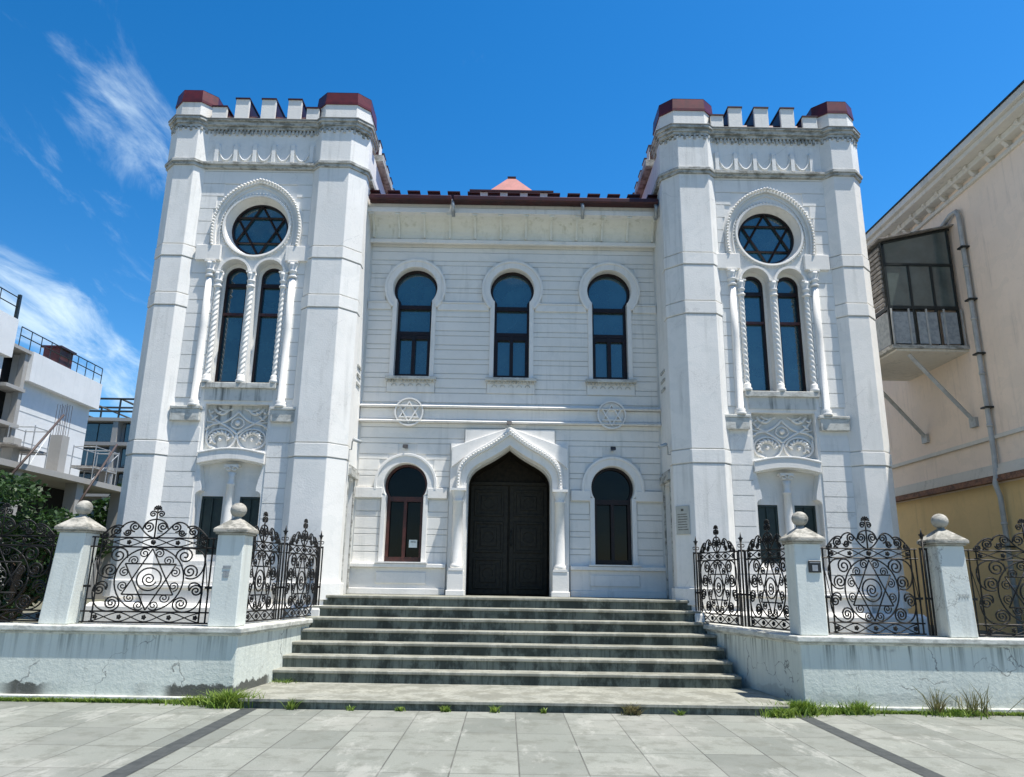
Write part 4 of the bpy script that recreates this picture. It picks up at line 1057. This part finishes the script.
# glazed balcony
Yb, Ye_, Xb = 13.87, 16.2, 7.52
G = obj('glazed_balcony', MB().box(Xb-.04, XN, Yb-.05, Ye_, 6.03, 6.10).mat(1).box(Xb+.05, XN, Yb, Ye_-.1, 5.99, 6.028), ['cornice_dirty', 'side_underside'], N_)
bf = MB()
def zroof(x): return 8.28+(x-Xb)/(XN-Xb)*.36
for x in (Xb+.02, Xb+.49, Xb+.95, XN-.10): bf.box(x-.022, x+.022, Yb, Yb+.045, 6.10, 7.84 if Xb+.1 < x < XN-.2 else zroof(x)-.01)
bf.box(Xb, XN-.08, Yb-.01, Yb+.05, 6.86, 6.93); bf.box(Xb, XN-.08, Yb-.006, Yb+.046, 7.80, 7.85)
bf.tube([(Xb-.03, Yb+.02, zroof(Xb)), (XN-.05, Yb+.02, zroof(XN-.05))], .030, 4)
for i in range(3): y = Yb+.03+i*.9; bf.box(Xb-.01, Xb+.03, y-.02, y+.02, 6.1, 8.26)
bf.box(Xb-.015, Xb+.035, Yb, Ye_-.1, 8.24, 8.30); bf.box(Xb-.012, Xb+.032, Yb, Ye_-.1, 6.86, 6.93)
obj('balcony_frame', bf, 'dark_steel', G)
gp = MB().add([(Xb+.02, Yb+.02, 6.93), (XN-.1, Yb+.02, 6.93), (XN-.1, Yb+.02, zroof(XN-.1)), (Xb+.02, Yb+.02, zroof(Xb))], [(0, 1, 2, 3)])
obj('balcony_glazing', gp, 'glass_grey', G)
bp = MB()
for i in range(3): bp.box(Xb+.06+i*.48, Xb+.46+i*.48 if i < 2 else XN-.14, Yb-.008, Yb+.0, 6.14, 6.80)
for i in range(2): bp.box(Xb+.0, Xb+.015, Yb+.08+i*.9, Yb+.86+i*.9, 6.14, 6.82)
obj('balcony_panel', bp, 'panel_grey', G)
br_ = MB()
for i in range(5): br_.box(Xb+.02+i*.35-.012, Xb+.02+i*.35+.018, Yb-.035, Yb-.012, 6.10, 6.86)
obj('railing', br_, 'pipe_paint', G)
bl = MB()
for i in range(13): z = 6.95+i*.10; bl.box(Xb-.035-.03*random.random(), Xb-.012, Yb+.07, Ye_-.15, z, z+.065)
obj('timber_louvre', bl, 'timber', G)
rf2 = MB().add([(Xb-.1, Yb-.1, 8.32), (XN, Yb-.1, 8.67), (XN, Ye_, 8.67), (Xb-.1, Ye_, 8.32), (Xb-.1, Yb-.1, 8.345), (XN, Yb-.1, 8.695), (XN, Ye_, 8.695), (Xb-.1, Ye_, 8.345)], [(0, 3, 2, 1), (4, 5, 6, 7), (0, 1, 5, 4), (1, 2, 6, 5), (2, 3, 7, 6), (3, 0, 4, 7)])
obj('balcony_roof', rf2, 'timber', G)
for y in (Yb+.12, Ye_-.5):
    obj('brace', MB().tube([(Xb+.35, y, 5.95), (XN-.02, y, 4.62)], .045, 4).box(XN-.06, XN, y-.10, y+.10, 4.50, 4.68), 'pipe_paint', G)
obj('balcony_backing', MB().box(XN-.9, XN-.02, Yb+1.2, Yb+1.25, 6.1, 8.5), 'plaster_grey', G)

# ------------------------------------------------------------------ unfinished blocks on the left
XL = -14.0
def railing(mb, x, y0, y1, z, h=.55, step=.8):
    for zz_ in (z+h, z+h*.55): mb.tube([(x, y0, zz_), (x, y1, zz_)], .018, 4)
    n = int((y1-y0)/step)
    for i in range(n+1): y = y0+(y1-y0)*i/n; mb.tube([(x, y, z), (x, y, z+h)], .016, 4)
A_ = thing('apartment_block', 'white clad unfinished block cut off by the left edge of the photo', 'building', (XL, 16, 0), 'unfinished white blocks at the left')
obj('cladding', MB().box(-30, XL, 12, 20.05, 7.35, 8.47).box(-30, XL-.12, 12, 19.9, 4.4, 7.35), 'cladding', A_)
obj('base_storey', MB().box(-30, XL-.5, 12, 19.9, 0, 4.4), 'concrete', A_)
r_ = MB(); railing(r_, XL-.05, 12, 20.0, 8.47, .62); r_.box(XL-.1, XL-.02, 19.95, 20.03, 8.47, 9.2); obj('roof_railing', r_, 'dark_steel', A_)
Bb = thing('apartment_block', 'white clad unfinished block carrying a small dark red hut on its roof', 'building', (XL, 22, 0), 'unfinished white blocks at the left')
obj('cladding', MB().box(-30, XL, 20.95, 24.75, 6.92, 7.80).box(-30, XL-.22, 20.95, 24.6, 4.40, 6.92), 'cladding', Bb)
jn = MB()
for z in (6.05, 5.2): jn.box(XL-.224, XL-.214, 20.95, 24.6, z, z+.02)
obj('cladding_joint', jn, 'plaster_grey', Bb)
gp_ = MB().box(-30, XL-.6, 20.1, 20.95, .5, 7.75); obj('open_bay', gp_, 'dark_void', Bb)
fl = MB()
for z in (7.70, 6.55, 5.5, 4.4): fl.box(-30, XL-.05, 20.1, 20.945, z, z+.10)
fl.box(XL-.30, XL-.12, 20.78, 20.94, 4.4, 7.7)
obj('floor_slab', fl, 'concrete', Bb)
r_ = MB(); railing(r_, XL-.05, 20.3, 24.7, 7.80, .55, .45); obj('roof_railing', r_, 'dark_steel', Bb)
ht = MB().box(XL-.62, XL-.10, 22.30, 23.00, 7.80, 8.34); H_ = obj('roof_hut', ht, 'hut', Bb); obj('hut_roof', MB().box(XL-.68, XL-.04, 22.24, 23.08, 8.34, 8.41), 'dark_red_metal', H_)
po_ = MB().box(-26, XL+1.3, 12, 25.2, 4.12, 4.28); D_ = obj('podium_slab', po_, 'concrete', Bb)
for y in (13.5, 16.5, 19.5, 22.4, 25.0): obj('podium_column', MB().box(XL+.8, XL+1.15, y-.18, y+.18, 0, 4.12), 'concrete', D_)
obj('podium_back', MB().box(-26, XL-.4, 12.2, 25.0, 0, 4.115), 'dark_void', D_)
for b_ in ((XL+.5, XL+.85, 21.6, 21.95, 4.28, 5.45), (XL+.5, XL+.8, 19.6, 19.9, 4.28, 5.0), (XL+.6, XL+.9, 24.3, 24.6, 4.28, 4.9)): obj('stub_column', MB().box(*b_), 'concrete', D_)
rb_ = MB()
for i in range(3):
    for j in range(3): rb_.tube([(XL+.53+i*.14, 21.63+j*.14, 5.45), (XL+.53+i*.14, 21.63+j*.14, 6.4)], .008, 4)
obj('rebar', rb_, 'prop_steel', D_)
def prop(a_, b_, label, r=.035):
    tag(obj('steel_prop', MB().tube([Vector(p)-Vector(a_)+Vector(a_) for p in (a_, b_)], r, 6), 'prop_steel', origin=a_), label, 'prop', 'slanting steel props on the building site')
prop((XL+1.5, 18.6, 3.8), (XL+1.2, 20.9, 5.9), 'rusty slanting steel prop nearest the left edge of the photo')
prop((XL+1.6, 21.6, 3.4), (XL+1.2, 24.0, 5.6), 'rusty slanting steel prop beside the stub column with rebar')
prop((XL+1.8, 24.6, 3.3), (XL+2.6, 26.5, 4.9), 'rusty slanting steel prop next to the white tower')
scf = thing('scaffolding', 'thin galvanised scaffold frames standing on the unfinished podium slab', 'scaffold', (XL+.9, 20, 4.28))
s_ = MB()
for y in (19.9, 20.6, 23.0, 23.8, 24.4):
    for x in (XL+.4, XL+1.1): s_.tube([(x, y, 4.28), (x, y, 5.4)], .018, 4)
    for z in (4.7, 5.35): s_.tube([(XL+.4, y, z), (XL+1.1, y, z)], .015, 4)
for y0, y1 in ((19.9, 20.6), (23.0, 24.4)):
    for x in (XL+.4, XL+1.1):
        for z in (4.7, 5.35): s_.tube([(x, y0, z), (x, y1, z)], .015, 4)
    s_.tube([(XL+1.1, y0, 4.3), (XL+1.1, y1, 5.35)], .015, 4)
obj('scaffold_frame', s_, 'galv', scf)
for y0, y1 in ((23.0, 24.4), (19.0, 20.6)): obj('scaffold_board', MB().box(XL+.4, XL+1.1, y0, y1, 4.72, 4.76), 'timber', scf)
# far block
F_ = thing('apartment_block', 'grey concrete block under construction far behind the left tower', 'building', (-17, 34, 0))
obj('block_wall', MB().box(-22, -11, 34.4, 44, 0, 8.4), 'concrete', F_)
fs_ = MB(); 
for z in (4.9, 6.05, 7.25, 8.4): fs_.box(-22, -11, 33.9, 34.4, z, z+.16)
for x in (-21.9, -20.2, -18.3, -16.3, -14.3, -12): fs_.box(x-.12, x+.12, 33.95, 34.4, 0, 8.4)
obj('concrete_frame', fs_, 'concrete', F_)
for x in (-21.05, -19.25, -17.3, -15.3):
    for z in (3.8, 5.08, 6.25, 7.44):
        w = obj('window', MB().box(x-.72, x+.72, 34.33, 34.399, z, z+.93), 'dark_steel', F_)
        obj('pane', MB().box(x-.66, x-.03, 34.30, 34.329, z+.05, z+.88).box(x+.03, x+.66, 34.30, 34.329, z+.05, z+.88), 'glass', w)
tr = MB()
for x in (-22, -20.2, -18.3, -16.4, -14.4, -12.4):
    tr.tube([(x, 34.1, 8.5), (x, 34.1, 9.5)], .05, 4); tr.tube([(x, 34.1, 9.5), (x+1.9, 36, 8.8)], .04, 4); tr.tube([(x, 36, 8.5), (x, 36, 9.5)], .05, 4); tr.tube([(x, 34.1, 9.5), (x, 36, 9.5)], .04, 4)
for z in (8.9, 9.5): tr.tube([(-22, 34.1, z), (-11, 34.1, z)], .05, 4)
tr.tube([(-22, 36, 9.5), (-11, 36, 9.5)], .05, 4)
obj('roof_steelwork', tr, 'dark_steel', F_)

# ------------------------------------------------------------------ greenery
def leaves(mb, blobs, n, size, rnd):
    for i in range(n):
        c, r = blobs[rnd.randrange(len(blobs))]
        while True:
            v = Vector((rnd.uniform(-1, 1), rnd.uniform(-1, 1), rnd.uniform(-1, 1)))
            if .35 < v.length < 1: break
        p = Vector(c)+Vector((v.x*r[0], v.y*r[1], v.z*r[2]))
        a = Vector((rnd.gauss(0, 1), rnd.gauss(0, 1), rnd.gauss(0, .6))).normalized(); b_ = a.cross(Vector((rnd.gauss(0, 1), rnd.gauss(0, 1), rnd.gauss(0, 1)))).normalized()
        s = size*rnd.uniform(.45, 1.6)
        mb.add([p-a*s, p+b_*s*.5, p+a*s, p-b_*s*.5], [(0, 1, 2, 3)])
rn = random.Random(11)
def shrub(name, label, cat, base, blobs, n, size, stems):
    t = thing(name, label, cat, base)
    l = MB(); leaves(l, blobs, n, size, rn); obj('foliage', l, 'leaf', t)
    s = MB()
    for c, r in blobs[:stems]:
        s.tube([base, (base[0]*.5+c[0]*.5+rn.uniform(-.1, .1), base[1]*.5+c[1]*.5, base[2]*.4+c[2]*.6), c], .03, 5, rr=[.05, .035, .012])
    obj('trunk', s, 'bark', t); return t
bl_ = [((-7.55+rn.uniform(-.8, .45), 11.6+rn.uniform(-.5, .7), z), (rn.uniform(.22, .42), .4, rn.uniform(.2, .38))) for z in (1.0, 1.2, 1.4, 1.7, 1.9, 2.1, 2.3, 2.5, 2.7, 1.5, 2.0, 2.2, 1.1, 1.3, 1.8) for _ in (0, 1)]
bl_ += [((-8.1, 11.8, 2.85), (.3, .3, .25)), ((-7.7, 11.7, 2.75), (.25, .3, .25))]
shrub('bush', 'dense dark green bush behind the fence left of the left tower', 'bush', (-7.6, 11.7, .72), bl_, 9000, .045, 14)
bl_ = [((-15.0+rn.uniform(-2.0, 1.6), 25.5+rn.uniform(-1, 1), 1.5+rn.uniform(0, 2.2)), (.7, .7, .5)) for _ in range(16)]+[((-13.3, 26, 4.0), (.5, .5, .7))]
shrub('small_tree', 'small green tree in front of the far concrete block', 'tree', (-14.4, 25.5, .7), bl_, 5000, .11, 8)
bl_ = [((-12.3+rn.uniform(-1.3, .3), 16.6+rn.uniform(-1.6, 1.0), 1.2+rn.uniform(0, 2.2)), (.6, .7, .45)) for _ in range(22)]
shrub('small_tree', 'bushy green tree under the unfinished podium slab', 'tree', (-12.0, 17.5, .7), bl_, 6500, .085, 8)
# weeds along the walls
def clump(mb, x, y, n, h, spread, rnd, broad=.006, z0=0):
    for i in range(int(n*1.2)):
        a = rnd.uniform(0, 2*PI); r = abs(rnd.gauss(0, spread)); px, py = x+r*math.cos(a)*1.3, y-abs(r*math.sin(a))*.5
        hh = h*rnd.uniform(.35, 1.15); lx, ly = rnd.gauss(0, .6)*hh, rnd.gauss(0, .45)*hh-.08*hh; w = broad*rnd.uniform(.7, 1.6); t = rnd.uniform(0, PI)
        wx, wy = w*math.cos(t), w*math.sin(t)
        mb.add([(px-wx, py-wy, z0), (px+wx, py+wy, z0), (px+lx*.45+wx*.8, py+ly*.45+wy*.8, z0+hh*.6), (px+lx*.45-wx*.8, py+ly*.45-wy*.8, z0+hh*.6), (px+lx, py+ly, z0+hh*.95)], [(0, 1, 2, 3), (3, 2, 4)])
rn = random.Random(5)
g = MB()
for i in range(620):
    x = -rn.uniform(3.4, 7.5); d = rn.random()
    clump(g, x, 9.70, rn.randint(4, 16), .035+.03*d+(.05 if -3.9 < x else 0), .03, rn)
for i in range(480):
    x = rn.uniform(3.7, 7.5); clump(g, x, 9.70, rn.randint(3, 13), .03+.03*rn.random(), .03, rn)
tag(obj('grass_fringe', g, 'grass'), 'low green grass fringe along the foot of the boundary walls', 'grass', kind='stuff')
def weed(x, y, n, h, sp, label, mat='grass', br=.006):
    m_ = MB(); clump(m_, x, y, n, h, sp, rn, br)
    tag(obj('weed_clump', m_, mat, origin=(x, y, 0)), label, 'weed', 'weeds at the foot of the steps and walls')
weed(-3.28, 9.50, 800, .20, .11, 'thick bright green weed clump at the corner of the left wall')
weed(-3.75, 9.66, 260, .08, .16, 'low spreading green weed just left of the left wall corner')
weed(3.55, 9.60, 620, .17, .12, 'bright green weed clump at the corner of the right wall')
weed(3.95, 9.66, 260, .10, .12, 'green weed just right of the right wall corner')
weed(3.25, 9.38, 260, .12, .10, 'green weed against the right end of the bottom step')
weed(4.25, 9.66, 240, .16, .12, 'tall thin green weed left of the dry stalks')
weed(5.22, 9.66, 45, .34, .04, 'tall reddish dry stalks by the right wall, left pair', 'dry', .005)
weed(5.68, 9.66, 60, .38, .12, 'tall reddish dry stalks by the right wall, bushier and further right', 'dry', .005)
weed(5.45, 9.66, 260, .10, .20, 'low green weed between the dry stalks')
weed(6.45, 9.64, 60, .26, .02, 'single pale dry stalk near the right edge of the photo', 'dry', .006)
weed(-3.05, 10.86, 220, .17, .07, 'upright green weed beside the lowest stair on the left')
for x, h, n, lb in ((-2.53, .15, 60, 'thin green sprout left of all the others on the bottom step'), (-1.83, .07, 50, 'pale small sprout, second from the left at the bottom step'), (-1.26, .07, 60, 'small green sprout, third from the left at the bottom step'),
                 (-.71, .09, 70, 'small green sprout, left of the middle of the bottom step'), (-.14, .10, 50, 'thin sprout at the middle of the bottom step'), (.44, .07, 50, 'pale sprout just right of the middle of the bottom step'), (2.05, .08, 60, 'tiny green sprout near the right third of the bottom step')):
    weed(x, 9.38, int(n*.6), h*.9, .022, lb)
weed(1.48, 9.36, 130, .13, .05, 'brownish dry tuft right of the middle of the bottom step', 'dry')
